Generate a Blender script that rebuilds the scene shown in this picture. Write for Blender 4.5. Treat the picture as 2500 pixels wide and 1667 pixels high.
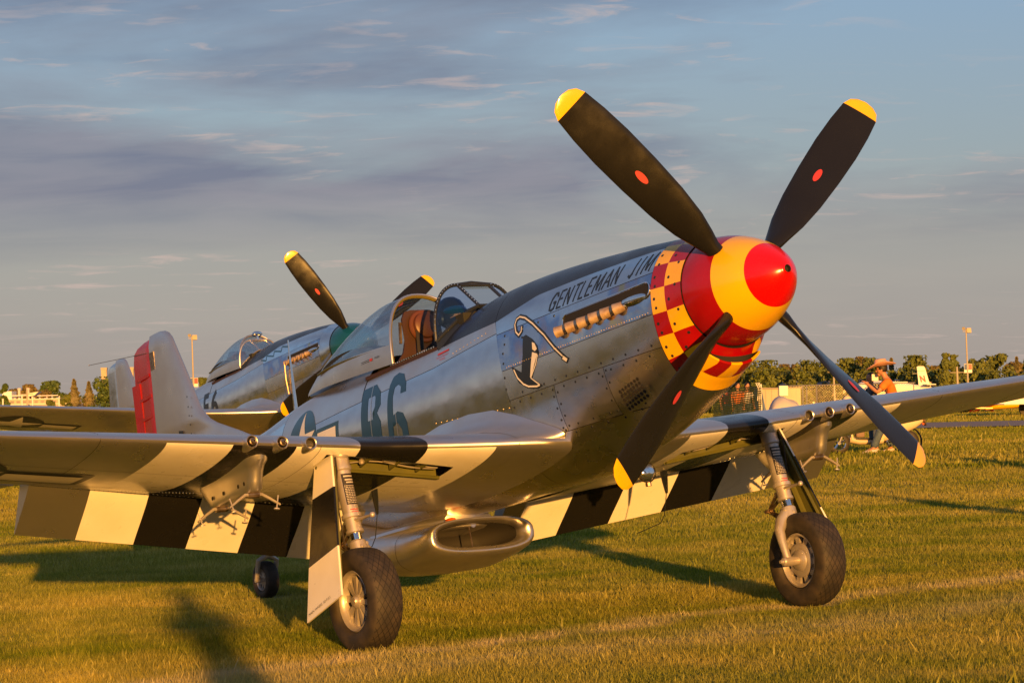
import bpy, bmesh, math, random
import numpy as np
from mathutils import Vector, Matrix
from mathutils.geometry import tessellate_polygon
from math import radians, sin, cos, pi
for o in list(bpy.data.objects): bpy.data.objects.remove(o)
S = bpy.context.scene
COL = S.collection

# ---------------------------------------------------------------- camera
cd = bpy.data.cameras.new('camera'); cam = bpy.data.objects.new('camera', cd); COL.objects.link(cam)
cd.sensor_width = 36; cd.lens = 94.61; cd.clip_start = .5; cd.clip_end = 6000
cam.matrix_world = Matrix(((.999762, -.0218149, 0, -.5585), (.0004515, .0206937, -.9997858, -18.4548),
                           (-.0218102 + .0, .9995478, .0206986, 1.5838), (0, 0, 0, 1)))
# columns: right, up, backwards
R_ = Vector((.999762, .0004515, -.0218102)).normalized(); F_ = Vector((0, .9997858, .0206986))
F_ = (F_ - F_.dot(R_) * R_).normalized(); U_ = R_.cross(F_)
cam.matrix_world = Matrix(((R_.x, U_.x, -F_.x, -.5585), (R_.y, U_.y, -F_.y, -18.4548), (R_.z, U_.z, -F_.z, 1.5838), (0, 0, 0, 1)))
S.camera = cam
S.render.resolution_x = 1024; S.render.resolution_y = 682
S.view_settings.view_transform = 'Standard'; S.view_settings.look = 'None'
S.view_settings.exposure = .8; S.view_settings.gamma = 1; S.view_settings.use_curve_mapping = False

# ---------------------------------------------------------------- sun and sky
SUN_EL = radians(6.0); SUN_AZ = radians(-80.5)           # azimuth measured from +X towards +Y
sd = Vector((cos(SUN_EL) * cos(SUN_AZ), cos(SUN_EL) * sin(SUN_AZ), sin(SUN_EL)))
sl = bpy.data.lights.new('sun', 'SUN'); sl.energy = 5.0; sl.angle = radians(.55); sl.color = (1.0, .45, .085)
sun = bpy.data.objects.new('sun', sl); COL.objects.link(sun)
sun.rotation_euler = sd.to_track_quat('Z', 'Y').to_euler(); sun.location = sd * 60
W = bpy.data.worlds.new('World'); S.world = W; W.use_nodes = True
def N(nt, t, **k):
    n = nt.nodes.new(t)
    for a, b in k.items():
        if a in ('op',): n.operation = b
        else: setattr(n, a, b)
    return n
def sky_nodes():
    nt = W.node_tree; nt.nodes.clear(); L = nt.links.new
    out = N(nt, 'ShaderNodeOutputWorld'); bg = N(nt, 'ShaderNodeBackground'); L(bg.outputs[0], out.inputs[0])
    STR = .1; bg.inputs[1].default_value = STR
    sk = N(nt, 'ShaderNodeTexSky', sky_type='NISHITA', sun_disc=False)
    sk.sun_elevation = SUN_EL; sk.sun_rotation = pi / 2 - SUN_AZ; sk.air_density = 1.2; sk.dust_density = 1.6; sk.ozone_density = 1.5
    tc = N(nt, 'ShaderNodeTexCoord'); sp = N(nt, 'ShaderNodeSeparateXYZ'); L(tc.outputs['Generated'], sp.inputs[0])
    def mth(op, a, b=None, c=None):
        m = N(nt, 'ShaderNodeMath', op=op)
        for i, v in enumerate((a, b, c)):
            if v is None: continue
            if isinstance(v, (int, float)): m.inputs[i].default_value = v
            else: L(v, m.inputs[i])
        return m.outputs[0]
    z = mth('MAXIMUM', sp.outputs[2], 0.0)
    zz = mth('ADD', z, .16)
    u = mth('DIVIDE', sp.outputs[0], zz); v = mth('DIVIDE', sp.outputs[1], zz)
    cb = N(nt, 'ShaderNodeCombineXYZ'); L(u, cb.inputs[0]); L(v, cb.inputs[1])
    def noise(scale, det, rough, loc, sc=(1, 1, 1), dist=0.0):
        mp = N(nt, 'ShaderNodeMapping'); L(cb.outputs[0], mp.inputs[0]); mp.inputs['Location'].default_value = loc; mp.inputs['Scale'].default_value = sc
        n = N(nt, 'ShaderNodeTexNoise'); L(mp.outputs[0], n.inputs['Vector']); n.inputs['Scale'].default_value = scale
        n.inputs['Detail'].default_value = det; n.inputs['Roughness'].default_value = rough; n.inputs['Distortion'].default_value = dist
        return n.outputs['Fac']
    def ramp(f, stops):
        r = N(nt, 'ShaderNodeValToRGB'); L(f, r.inputs[0]); e = r.color_ramp.elements
        while len(e) < len(stops): e.new(.5)
        for q, (p, c) in zip(e, stops): q.position = p; q.color = (*c, 1)
        return r.outputs[0]
    def mix(f, a, b, mode='MIX'):
        m = N(nt, 'ShaderNodeMix', data_type='RGBA', blend_type=mode)
        for i, v in ((0, f), (6, a), (7, b)):
            if isinstance(v, (int, float)): m.inputs[i].default_value = v
            elif isinstance(v, tuple): m.inputs[i].default_value = (*v, 1)
            else: L(v, m.inputs[i])
        return m.outputs[2]
    big = noise(.85, 8, .55, SKY_OFF, (.9, 1.3, 1), .5)
    fine = noise(3.2, 6, .52, (7.1, 2.2, 0), (.8, 1.5, 1), .5)
    puff = noise(9.0, 7, .6, (1.4, 9.9, 0), (.7, 1.5, 1), .6)
    k = .84 / STR
    sc = lambda c: tuple(x * k for x in c)
    clear = ramp(z, [(0.0, sc((.235, .200, .185))), (.03, sc((.215, .208, .212))), (.06, sc((.182, .192, .215))), (.09, sc((.145, .190, .250))), (.146, sc((.120, .190, .305))), (.8, sc((.05, .09, .17)))])
    # real sky light mixed in: the Nishita sky carries the glow round the sun
    base = mix(1.0, clear, mix(1.0, sk.outputs[0], (.22, .22, .22), 'MULTIPLY'), 'ADD')
    cloudc = ramp(z, [(0.0, sc((.23, .20, .19))), (.05, sc((.195, .185, .195))), (.08, sc((.168, .168, .205))), (.146, sc((.140, .163, .215))), (.8, sc((.10, .12, .18)))])
    cshade = ramp(fine, [(.34, (.74, .79, .90)), (.50, (1.0, 1.0, 1.0)), (.72, (1.22, 1.15, 1.10))])
    cl = mix(1.0, cloudc, cshade, 'MULTIPLY')
    m1 = ramp(big, [(.37, (0, 0, 0)), (.54, (1, 1, 1))])
    lowfade = ramp(z, [(.050, (.12, .12, .12)), (.078, (1, 1, 1))])
    m1 = mix(1.0, m1, lowfade, 'MULTIPLY')
    m1 = mix(1.0, m1, (.88, .88, .88), 'MULTIPLY')
    col = mix(m1, base, cl)
    lit = ramp(puff, [(.56, (0, 0, 0)), (.74, (1, 1, 1))])
    edge = ramp(big, [(.30, (0, 0, 0)), (.43, (1, 1, 1)), (.56, (0, 0, 0))])
    lit = mix(1.0, lit, edge, 'MULTIPLY'); lit = mix(1.0, lit, (.85, .85, .85), 'MULTIPLY')
    col = mix(lit, col, sc((.44, .33, .29)))
    # below the horizon: dim ground tone
    dn = ramp(mth('ADD', sp.outputs[2], .5), [(.49, (1, 1, 1)), (.5, (0, 0, 0))])
    col = mix(dn, col, sc((.07, .055, .02)))
    L(col, bg.inputs[0])
SKY_OFF = (1.35, 4.2, 0)
sky_nodes()

# ---------------------------------------------------------------- materials
def mat(name, base, rough=.5, metal=0.0, noise=None, bump=None, coat=0, spec=None, rvar=None, streak=(1, 1, 1)):
    m = bpy.data.materials.new(name); m.use_nodes = True; nt = m.node_tree; b = nt.nodes['Principled BSDF']
    b.inputs['Base Color'].default_value = (*base, 1); b.inputs['Roughness'].default_value = rough; b.inputs['Metallic'].default_value = metal
    if coat: b.inputs['Coat Weight'].default_value = coat; b.inputs['Coat Roughness'].default_value = .08
    if spec is not None: b.inputs['Specular IOR Level'].default_value = spec
    L = nt.links.new
    if noise or bump or rvar:
        tc = N(nt, 'ShaderNodeTexCoord'); mp = N(nt, 'ShaderNodeMapping'); L(tc.outputs['Object'], mp.inputs[0]); mp.inputs['Scale'].default_value = streak
    def nz(scale, det=5):
        n = N(nt, 'ShaderNodeTexNoise'); L(mp.outputs[0], n.inputs['Vector']); n.inputs['Scale'].default_value = scale; n.inputs['Detail'].default_value = det
        return n.outputs['Fac']
    if noise:
        sc, col2, lo, hi = noise
        r = N(nt, 'ShaderNodeValToRGB'); L(nz(sc), r.inputs[0]); r.color_ramp.elements[0].position = lo; r.color_ramp.elements[1].position = hi
        r.color_ramp.elements[0].color = (*base, 1); r.color_ramp.elements[1].color = (*col2, 1); L(r.outputs[0], b.inputs['Base Color'])
    if rvar:
        sc, lo, hi = rvar
        mr = N(nt, 'ShaderNodeMapRange'); L(nz(sc), mr.inputs[0]); mr.inputs[1].default_value = .3; mr.inputs[2].default_value = .7
        mr.inputs[3].default_value = lo; mr.inputs[4].default_value = hi; L(mr.outputs[0], b.inputs['Roughness'])
    if bump:
        bs = bump if isinstance(bump, list) else [bump]
        prev = None
        for sc, st, di in bs:
            bp = N(nt, 'ShaderNodeBump'); bp.inputs['Strength'].default_value = st; bp.inputs['Distance'].default_value = di
            L(nz(sc, 3), bp.inputs['Height'])
            if prev: L(prev, bp.inputs['Normal'])
            prev = bp.outputs[0]
        L(prev, b.inputs['Normal'])
    return m
M = {}
M['alu'] = mat('polished_aluminium', (.74, .75, .77), .2, 1, noise=(7, (.62, .62, .65), .35, .8), rvar=(5, .10, .21), bump=[(2.2, .10, .012), (60, .04, .001)], streak=(1, 1, 1.6))
M['satin'] = mat('satin_aluminium', (.80, .76, .70), .27, 1, noise=(5, (.68, .63, .57), .35, .8), rvar=(4, .20, .34), bump=(50, .05, .001), streak=(1, 1, 1.6))
M['satin2'] = mat('satin_aluminium_duller', (.66, .635, .60), .42, 1, noise=(9, (.58, .54, .49), .35, .75), rvar=(7, .26, .40), bump=[(50, .06, .001), (6, .10, .006)], streak=(1, 1, 2.4))
M['satin3'] = mat('satin_aluminium_brighter', (.80, .77, .73), .30, 1, noise=(6, (.70, .66, .60), .4, .8), rvar=(6, .17, .30), bump=[(50, .05, .001), (4, .12, .008)], streak=(1.4, 1, 1))
M['alu2'] = mat('bright_aluminium', (.86, .85, .84), .1, 1, rvar=(9, .05, .16), bump=[(5, .3, .012), (30, .12, .002)])
M['silver'] = mat('silver_lacquer', (.66, .64, .62), .3, .92, noise=(4, (.58, .56, .54), .35, .8), rvar=(4, .26, .38), bump=(40, .04, .001))
M['whiteins'] = mat('insignia_white', (.60, .58, .52), .4)
M['dark'] = mat('dark_gap', (.012, .011, .010), .8)
M['white'] = mat('white_paint', (.80, .78, .72), .32, 0, noise=(3, (.72, .69, .60), .4, .75), rvar=(8, .24, .4), coat=.25)
M['black'] = mat('black_paint', (.010, .010, .011), .22, 0, rvar=(6, .16, .32), spec=.4)
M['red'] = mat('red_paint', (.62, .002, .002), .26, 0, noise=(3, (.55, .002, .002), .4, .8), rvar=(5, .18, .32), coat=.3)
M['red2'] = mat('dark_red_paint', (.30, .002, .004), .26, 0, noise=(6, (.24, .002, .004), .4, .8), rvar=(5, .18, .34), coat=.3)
M['yellow'] = mat('yellow_paint', (.82, .46, .004), .26, 0, noise=(3, (.76, .41, .004), .4, .8), rvar=(5, .18, .32), coat=.3)
M['glare'] = mat('antiglare_navy', (.020, .026, .042), .28, .2, rvar=(4, .18, .34), bump=(4, .08, .01))
M['ink'] = mat('letter_black', (.013, .018, .028), .35)
M['blue'] = mat('insignia_blue', (.010, .055, .115), .3, coat=.3)
M['grey'] = mat('code_grey_blue', (.010, .056, .15), .33, .1, coat=.2)
M['rubber'] = mat('tyre_rubber', (.018, .015, .013), .62, 0, noise=(14, (.045, .032, .022), .45, .8), bump=(60, .15, .002))
M['gearsil'] = mat('gear_silver_paint', (.50, .47, .44), .38, .55, noise=(12, (.42, .37, .33), .4, .75), bump=(70, .06, .001))
M['chrome'] = mat('chrome', (.85, .85, .85), .05, 1)
M['steel'] = mat('oily_steel', (.34, .27, .20), .35, .9, noise=(20, (.12, .08, .05), .4, .7))
M['zinc'] = mat('zinc_chromate', (.10, .10, .018), .5, 0, noise=(6, (.06, .065, .015), .4, .8))
M['brown'] = mat('brown_leather', (.095, .030, .012), .45, 0, bump=(50, .2, .003))
M['board'] = mat('brown_seat_board', (.042, .018, .009), .5)
M['belt'] = mat('dark_webbing', (.012, .010, .010), .8)
M['teal'] = mat('teal_paint', (.003, .075, .15), .25, 0, noise=(3, (.003, .06, .095), .4, .8), coat=.5)
M['stack'] = mat('exhaust_steel', (.62, .47, .33), .45, .6, noise=(25, (.40, .26, .16), .4, .7))
M['heat'] = mat('heat_tinted_aluminium', (.62, .63, .67), .10, 1, noise=(2.6, (.50, .36, .22), .42, .70), rvar=(9, .06, .2), bump=[(7, .35, .012), (40, .12, .002)])
_r = [n for n in M['heat'].node_tree.nodes if n.type == 'VALTORGB'][0].color_ramp.elements
for _p, _c in ((.50, (.34, .44, .62, 1)), (.56, (.50, .40, .46, 1)), (.60, (.62, .48, .28, 1))): _e = _r.new(_p); _e.color = _c
M['orange'] = mat('orange_lens', (.6, .12, .02), .2)
M['redtext'] = mat('stencil_red', (.45, .04, .05), .5)
M['placard'] = mat('black_placard', (.02, .018, .016), .4)
M['satwhite'] = mat('placard_print', (.45, .42, .38), .4)
def glass_mat(name, tint, gl=1.45):
    m = bpy.data.materials.new(name); m.use_nodes = True; nt = m.node_tree; nt.nodes.clear(); L = nt.links.new
    o = N(nt, 'ShaderNodeOutputMaterial'); t = N(nt, 'ShaderNodeBsdfTransparent'); g = N(nt, 'ShaderNodeBsdfGlossy')
    t.inputs[0].default_value = (*tint, 1); g.inputs['Roughness'].default_value = .03; g.inputs[0].default_value = (1, 1, 1, 1)
    f = N(nt, 'ShaderNodeFresnel'); ge = N(nt, 'ShaderNodeNewGeometry'); mr = N(nt, 'ShaderNodeMapRange'); L(ge.outputs['Backfacing'], mr.inputs[0]); mr.inputs[3].default_value = gl; mr.inputs[4].default_value = 1 / gl; L(mr.outputs[0], f.inputs[0])
    mx = N(nt, 'ShaderNodeMixShader'); L(f.outputs[0], mx.inputs[0]); L(t.outputs[0], mx.inputs[1]); L(g.outputs[0], mx.inputs[2]); L(mx.outputs[0], o.inputs[0])
    return m
M['glass'] = glass_mat('perspex', (.62, .70, .76), 4.6)
M['bglass'] = glass_mat('windshield_glass', (.42, .56, .86), 1.75)

# ---------------------------------------------------------------- mesh helpers
def tag(o, label=None, cat=None, group=None, kind=None):
    if label: o['label'] = label
    if cat: o['category'] = cat
    if group: o['group'] = group
    if kind: o['kind'] = kind
    return o
def mesh(name, vs, fs, mats, parent=None, mi=None, smooth=True, loc=None, auto=None):
    me = bpy.data.meshes.new(name); me.from_pydata([tuple(v) for v in vs], [], fs)
    if not isinstance(mats, (list, tuple)): mats = [mats]
    for m in mats: me.materials.append(M[m] if isinstance(m, str) else m)
    if mi is not None: me.polygons.foreach_set('material_index', mi)
    me.polygons.foreach_set('use_smooth', [smooth] * len(me.polygons))
    if auto is not None: me.update(); me.set_sharp_from_angle(angle=radians(auto))
    me.update()
    o = bpy.data.objects.new(name, me); COL.objects.link(o)
    if parent: o.parent = parent
    if loc: o.location = loc
    return o
def empty(name, label, cat, mw=None, group=None, loc=None):
    o = bpy.data.objects.new(name, None); COL.objects.link(o); o.empty_display_size = .3
    if mw is not None: o.matrix_world = mw
    if loc is not None: o.location = loc
    return tag(o, label, cat, group)
class MB:
    """collects simple solids into one mesh"""
    def __init__(s): s.v = []; s.f = []; s.m = []
    def add(s, vs, fs, mi=0):
        b = len(s.v); s.v += [tuple(v) for v in vs]; s.f += [tuple(i + b for i in f) for f in fs]; s.m += [mi] * len(fs); return s
    def box(s, a, b, mi=0, rot=None, c=None):
        x0, y0, z0 = a; x1, y1, z1 = b
        vs = [Vector(p) for p in ((x0, y0, z0), (x1, y0, z0), (x1, y1, z0), (x0, y1, z0), (x0, y0, z1), (x1, y0, z1), (x1, y1, z1), (x0, y1, z1))]
        if rot is not None: vs = [rot @ (v - c) + c for v in vs]
        return s.add(vs, [(0, 3, 2, 1), (4, 5, 6, 7), (0, 1, 5, 4), (1, 2, 6, 5), (2, 3, 7, 6), (3, 0, 4, 7)], mi)
    def tube(s, pts, r, n=12, mi=0, cap=True, flat=None):
        pts = [Vector(p) for p in pts]
        if not isinstance(r, (list, tuple)): r = [r] * len(pts)
        up = Vector((0, 0, 1)); rings = []; prevn = None
        for i, p in enumerate(pts):
            d = (pts[min(i + 1, len(pts) - 1)] - pts[max(i - 1, 0)])
            if d.length < 1e-9: d = Vector((0, 0, 1))
            d.normalize()
            if prevn is None:
                a = up if abs(d.dot(up)) < .9 else Vector((1, 0, 0)); nrm = d.cross(a).normalized()
            else: nrm = (prevn - prevn.dot(d) * d).normalized()
            prevn = nrm; bi = d.cross(nrm)
            rings.append([p + (nrm * cos(2 * pi * k / n) + bi * sin(2 * pi * k / n) * (flat or 1)) * r[i] for k in range(n)])
        vs = [v for ring in rings for v in ring]; fs = []
        for i in range(len(pts) - 1):
            for k in range(n): fs.append((i * n + k, i * n + (k + 1) % n, (i + 1) * n + (k + 1) % n, (i + 1) * n + k))
        if cap: fs.append(tuple(range(n - 1, -1, -1))); fs.append(tuple((len(pts) - 1) * n + k for k in range(n)))
        return s.add(vs, fs, mi)
    def rev(s, c, axis, prof, n=32, mi=0, mis=None, closed=False):
        """prof: list of (distance along axis, radius)"""
        c = Vector(c); a = Vector(axis).normalized(); t = Vector((0, 0, 1)) if abs(a.z) < .9 else Vector((1, 0, 0)); e1 = a.cross(t).normalized(); e2 = a.cross(e1)
        b = len(s.v)
        for d, r in prof:
            for k in range(n): s.v.append(tuple(c + a * d + (e1 * cos(2 * pi * k / n) + e2 * sin(2 * pi * k / n)) * r))
        m = len(prof)
        for i in range(m - 1 + (1 if closed else 0)):
            j = (i + 1) % m
            for k in range(n):
                s.f.append((b + i * n + k, b + j * n + k, b + j * n + (k + 1) % n, b + i * n + (k + 1) % n)); s.m.append(mis[i] if mis else mi)
        return s
    def ball(s, c, r, mi=0, n=12, sc=(1, 1, 1)):
        c = Vector(c); vs = []; fs = []; m = n // 2
        for i in range(m + 1):
            for k in range(n):
                a = pi * i / m; b = 2 * pi * k / n
                vs.append(c + Vector((sin(a) * cos(b) * sc[0], sin(a) * sin(b) * sc[1], cos(a) * sc[2])) * r)
        for i in range(m):
            for k in range(n): fs.append((i * n + k, (i + 1) * n + k, (i + 1) * n + (k + 1) % n, i * n + (k + 1) % n))
        return s.add(vs, fs, mi)
    def loft(s, rings, mi=0, cap0=True, cap1=True):
        n = len(rings[0]); vs = [v for r in rings for v in r]; fs = []
        for i in range(len(rings) - 1):
            for k in range(n): fs.append((i * n + k, i * n + (k + 1) % n, (i + 1) * n + (k + 1) % n, (i + 1) * n + k))
        if cap0: fs.append(tuple(range(n - 1, -1, -1)))
        if cap1: fs.append(tuple((len(rings) - 1) * n + k for k in range(n)))
        return s.add(vs, fs, mi)
    def build(s, name, mats, parent=None, smooth=True, auto=35, mirror=False, loc=None):
        vs = s.v; fs = s.f
        if mirror: vs = [(v[0], -v[1], v[2]) for v in vs]; fs = [f[::-1] for f in fs]
        o = mesh(name, vs, fs, mats, parent, s.m, smooth, loc, auto if smooth else None)
        bm = bmesh.new(); bm.from_mesh(o.data); bmesh.ops.recalc_face_normals(bm, faces=bm.faces); bm.to_mesh(o.data); bm.free()
        return o
# ---------------------------------------------------------------- fighter aircraft (local frame: x aft, y starboard, z up, origin at the spinner tip)
A2W = Matrix(((-.519613, -.84652, -.115788), (.834496, -.531908, .143845), (-.183356, -.021881, .982803)))
AO = Vector((2.62828, .00047, -1.89012))
def plane_matrix(loc, yaw=0.0):
    r = Matrix.Rotation(yaw, 3, 'Z') @ A2W
    m = r.to_4x4(); m.translation = Vector(loc); return m
ST = np.array([(.64,.354,-.358,.354,0,2.0,2.0),(.67,.360,-.385,.357,-.003,2.02,2.02),(.72,.372,-.452,.362,-.01,2.05,2.05),(.90,.415,-.560,.385,-.03,2.1,2.15),(1.16,.450,-.655,.400,-.06,2.2,2.2),
(1.6,.496,-.785,.415,-.10,2.25,2.2),(2.03,.533,-.868,.425,-.14,2.3,2.2),(2.47,.560,-.895,.433,-.17,2.3,2.3),(2.9,.566,-.895,.440,-.18,2.3,2.4),
(3.25,.545,-.885,.445,-.18,2.3,2.5),(3.66,.485,-.885,.448,-.18,2.3,2.5),(4.4,.480,-.870,.445,-.16,2.2,2.5),(5.0,.465,-.850,.435,-.12,2.1,2.4),
(5.6,.445,-.720,.405,-.05,2.0,2.2),(6.3,.405,-.560,.345,0.0,2.0,2.0),(7.0,.315,-.390,.275,.05,2,2),(7.6,.290,-.250,.215,.08,2,2),
(8.3,.310,-.110,.140,.11,2,2),(9.0,.320,.010,.075,.15,2,2),(9.27,.325,.060,.05,.18,2,2)])
def pch(xs, ys, x):
    x = np.clip(x, xs[0], xs[-1]); h = np.diff(xs); d = np.diff(ys) / h; m = np.zeros(len(xs)); m[0] = d[0]; m[-1] = d[-1]
    for i in range(1, len(xs) - 1): m[i] = (d[i-1] * h[i] + d[i] * h[i-1]) / (h[i] + h[i-1]) if d[i-1] * d[i] > 0 else 0
    i = np.clip(np.searchsorted(xs, x) - 1, 0, len(xs) - 2); t = (x - xs[i]) / h[i]
    return (2*t**3-3*t**2+1)*ys[i]+(t**3-2*t**2+t)*h[i]*m[i]+(-2*t**3+3*t**2)*ys[i+1]+(t**3-t**2)*h[i]*m[i+1]
TX = np.arange(.64, 9.2701, .005); TT = np.stack([pch(ST[:, 0], ST[:, k], TX) for k in range(1, 7)], 1)
def fs_(x):
    f = min(max((x - .64) / .005, 0), len(TX) - 1.001); i = int(f); f -= i
    return TT[i] * (1 - f) + TT[i + 1] * f
def fp(x, t, off=0.0):
    """fuselage surface; t=0 top, pi/2 starboard, pi bottom, negative = port"""
    sg = 1
    if t < 0: t = -t; sg = -1
    if t > pi: t = 2 * pi - t; sg = -sg
    def at(x, t):
        zt, zb, w, zm, nu, nl = fs_(x); c = cos(t); s_ = max(0.0, sin(t))
        n, h = (nu, zt - zm) if c > 0 else (nl, zm - zb)
        return Vector((x, sg * w * s_ ** (2 / n), zm + (1 if c > 0 else -1) * h * abs(c) ** (2 / n)))
    p = at(x, t)
    if off:
        e = 1e-3; t2 = t + e if t < pi / 2 else t - e; x2 = x + e if x < 9 else x - e
        a = at(x, t2) - p; b = at(x2, t) - p; nn = a.cross(b).normalized()
        if nn.dot(Vector((0, p.y, p.z - fs_(x)[3]))) < 0: nn = -nn
        p = p + nn * off
    return p
def tz(x, z):
    zt, zb, w, zm, nu, nl = fs_(x)
    if z > zm: return math.acos(min(1, max(0, (z - zm) / (zt - zm)) ** (nu / 2)))
    return pi - math.acos(min(1, max(0, (zm - z) / (zm - zb)) ** (nl / 2)))
def fside(x, z, off=0.0, side=1):
    p = fp(x, tz(x, z), off); p.y *= side; return p
def patch(name, x0, x1, ta, tb, m, parent, off=.003, nx=None, nt=None, flip=False, mi=None):
    """skin panel; x0/x1 may be (x at ta edge, x at tb edge); ta/tb functions of x giving t"""
    x0 = x0 if isinstance(x0, tuple) else (x0, x0); x1 = x1 if isinstance(x1, tuple) else (x1, x1)
    nx = nx or max(2, int((max(x1) - min(x0)) / .06)); vs = []; fs = []
    T0 = ta((x0[0] + x1[0]) / 2); T1 = tb((x0[0] + x1[0]) / 2); nt = nt or max(3, int(abs(T1 - T0) / .09))
    for i in range(nx + 1):
        for j in range(nt + 1):
            v = j / nt; x = x0[0] + (x0[1] - x0[0]) * v; xx = x1[0] + (x1[1] - x1[0]) * v; x = x + (xx - x) * i / nx
            t = ta(x) + (tb(x) - ta(x)) * v; p = fp(x, t, off)
            if flip: p.y = -p.y
            vs.append(p)
    for i in range(nx):
        for j in range(nt):
            a = i * (nt + 1) + j; f = (a, a + nt + 1, a + nt + 2, a + 1); fs.append(f[::-1] if flip else f)
    return mesh(name, vs, fs, m, parent, mi)
def polymesh(loops, cell, fn, name, m, parent, off=0):
    """flat polygon (with holes) cut into small cells and laid on a surface by fn(u,v)"""
    lp = [[Vector((x, y, 0)) for x, y in l] for l in loops]; tr = tessellate_polygon(lp); flat = [p for l in lp for p in l]
    bm = bmesh.new(); bv = [bm.verts.new(p) for p in flat]
    for t in tr:
        try: bm.faces.new([bv[i] for i in t])
        except ValueError: pass
    return lay(bm, cell, fn, name, m, parent)
def lay(bm, cell, fn, name, m, parent):
    cx, cy = cell
    xs = [v.co.x for v in bm.verts]; ys = [v.co.y for v in bm.verts]
    for k in range(int(min(xs) / cx), int(max(xs) / cx) + 1):
        g = bm.verts[:] + bm.edges[:] + bm.faces[:]; bmesh.ops.bisect_plane(bm, geom=g, plane_co=(k * cx, 0, 0), plane_no=(1, 0, 0))
    for k in range(int(min(ys) / cy) - 1, int(max(ys) / cy) + 2):
        g = bm.verts[:] + bm.edges[:] + bm.faces[:]; bmesh.ops.bisect_plane(bm, geom=g, plane_co=(0, k * cy, 0), plane_no=(0, 1, 0))
    for v in bm.verts: v.co = fn(v.co.x, v.co.y)
    me = bpy.data.meshes.new(name); bm.to_mesh(me); bm.free(); me.materials.append(M[m])
    me.polygons.foreach_set('use_smooth', [True] * len(me.polygons))
    o = bpy.data.objects.new(name, me); COL.objects.link(o); o.parent = parent; return o
def text_bm(s, bold=0.0, space=1.0):
    c = bpy.data.curves.new('t', 'FONT'); c.body = s; c.offset = bold; c.space_character = space; c.resolution_u = 3
    o = bpy.data.objects.new('t', c); COL.objects.link(o); dg = bpy.context.evaluated_depsgraph_get()
    me = bpy.data.meshes.new_from_object(o.evaluated_get(dg)); bpy.data.objects.remove(o)
    bm = bmesh.new(); bm.from_mesh(me); bpy.data.meshes.remove(me)
    bmesh.ops.remove_doubles(bm, verts=bm.verts, dist=1e-4)
    xs = [v.co.x for v in bm.verts]; ys = [v.co.y for v in bm.verts]; a, b = min(xs), max(xs); c_, d = 0.0, max(ys)
    for v in bm.verts: v.co.x = (v.co.x - a) / (b - a); v.co.y = v.co.y / d
    return bm
def stroke(pts, w):
    """closed outline of a polyline of width w"""
    p = [Vector((x, y)) for x, y in pts]; L = []; R = []
    for i, q in enumerate(p):
        d = (p[min(i + 1, len(p) - 1)] - p[max(i - 1, 0)]).normalized(); n = Vector((-d.y, d.x)) * w / 2; L.append((q + n)[:]); R.append((q - n)[:])
    return L + R[::-1]
# ---- wing section
def xLE(y): return float(np.interp(y, [.3, .55, .8, 1.1, 1.35, 1.6, 5.46, 5.64], [2.16, 2.24, 2.34, 2.45, 2.53, 2.592, 2.833, 3.05]))
def xTE(y): return float(np.interp(y, [.3, 5.46, 5.64], [5.09, 4.06, 3.80]))
def tck(y): return float(np.interp(y, [.3, .55, 1.6, 3.4, 5.46, 5.64], [.405, .395, .335, .245, .14, .03]))
HS = np.array([0, .004, .0125, .03, .06, .1, .16, .24, .34, .42, .5, .6, .7, .8, .9, 1.0]); HT = np.array([0, .115, .2, .31, .44, .565, .71, .85, .96, 1.0, .985, .88, .68, .43, .19, .012])
def wpt(y, s, up, side=1, off=0.0):
    x0, x1 = xLE(y), xTE(y); c = x1 - x0; h = float(np.interp(s, HS, HT)) * tck(y) / 2 + off
    x = x0 + s * c; z = -.695 + .0875 * y - s * c * .0175 + .012 * c * 4 * s * (1 - s) + (h if up else -h)
    return Vector((x, side * y, z))
def wlow(x, y, side=1, off=.002):
    s = (x - xLE(y)) / (xTE(y) - xLE(y)); return wpt(y, max(0, s), False, side, off)
SE = [.80, 1.24, 1.69, 2.14, 2.58, 3.03]
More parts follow.
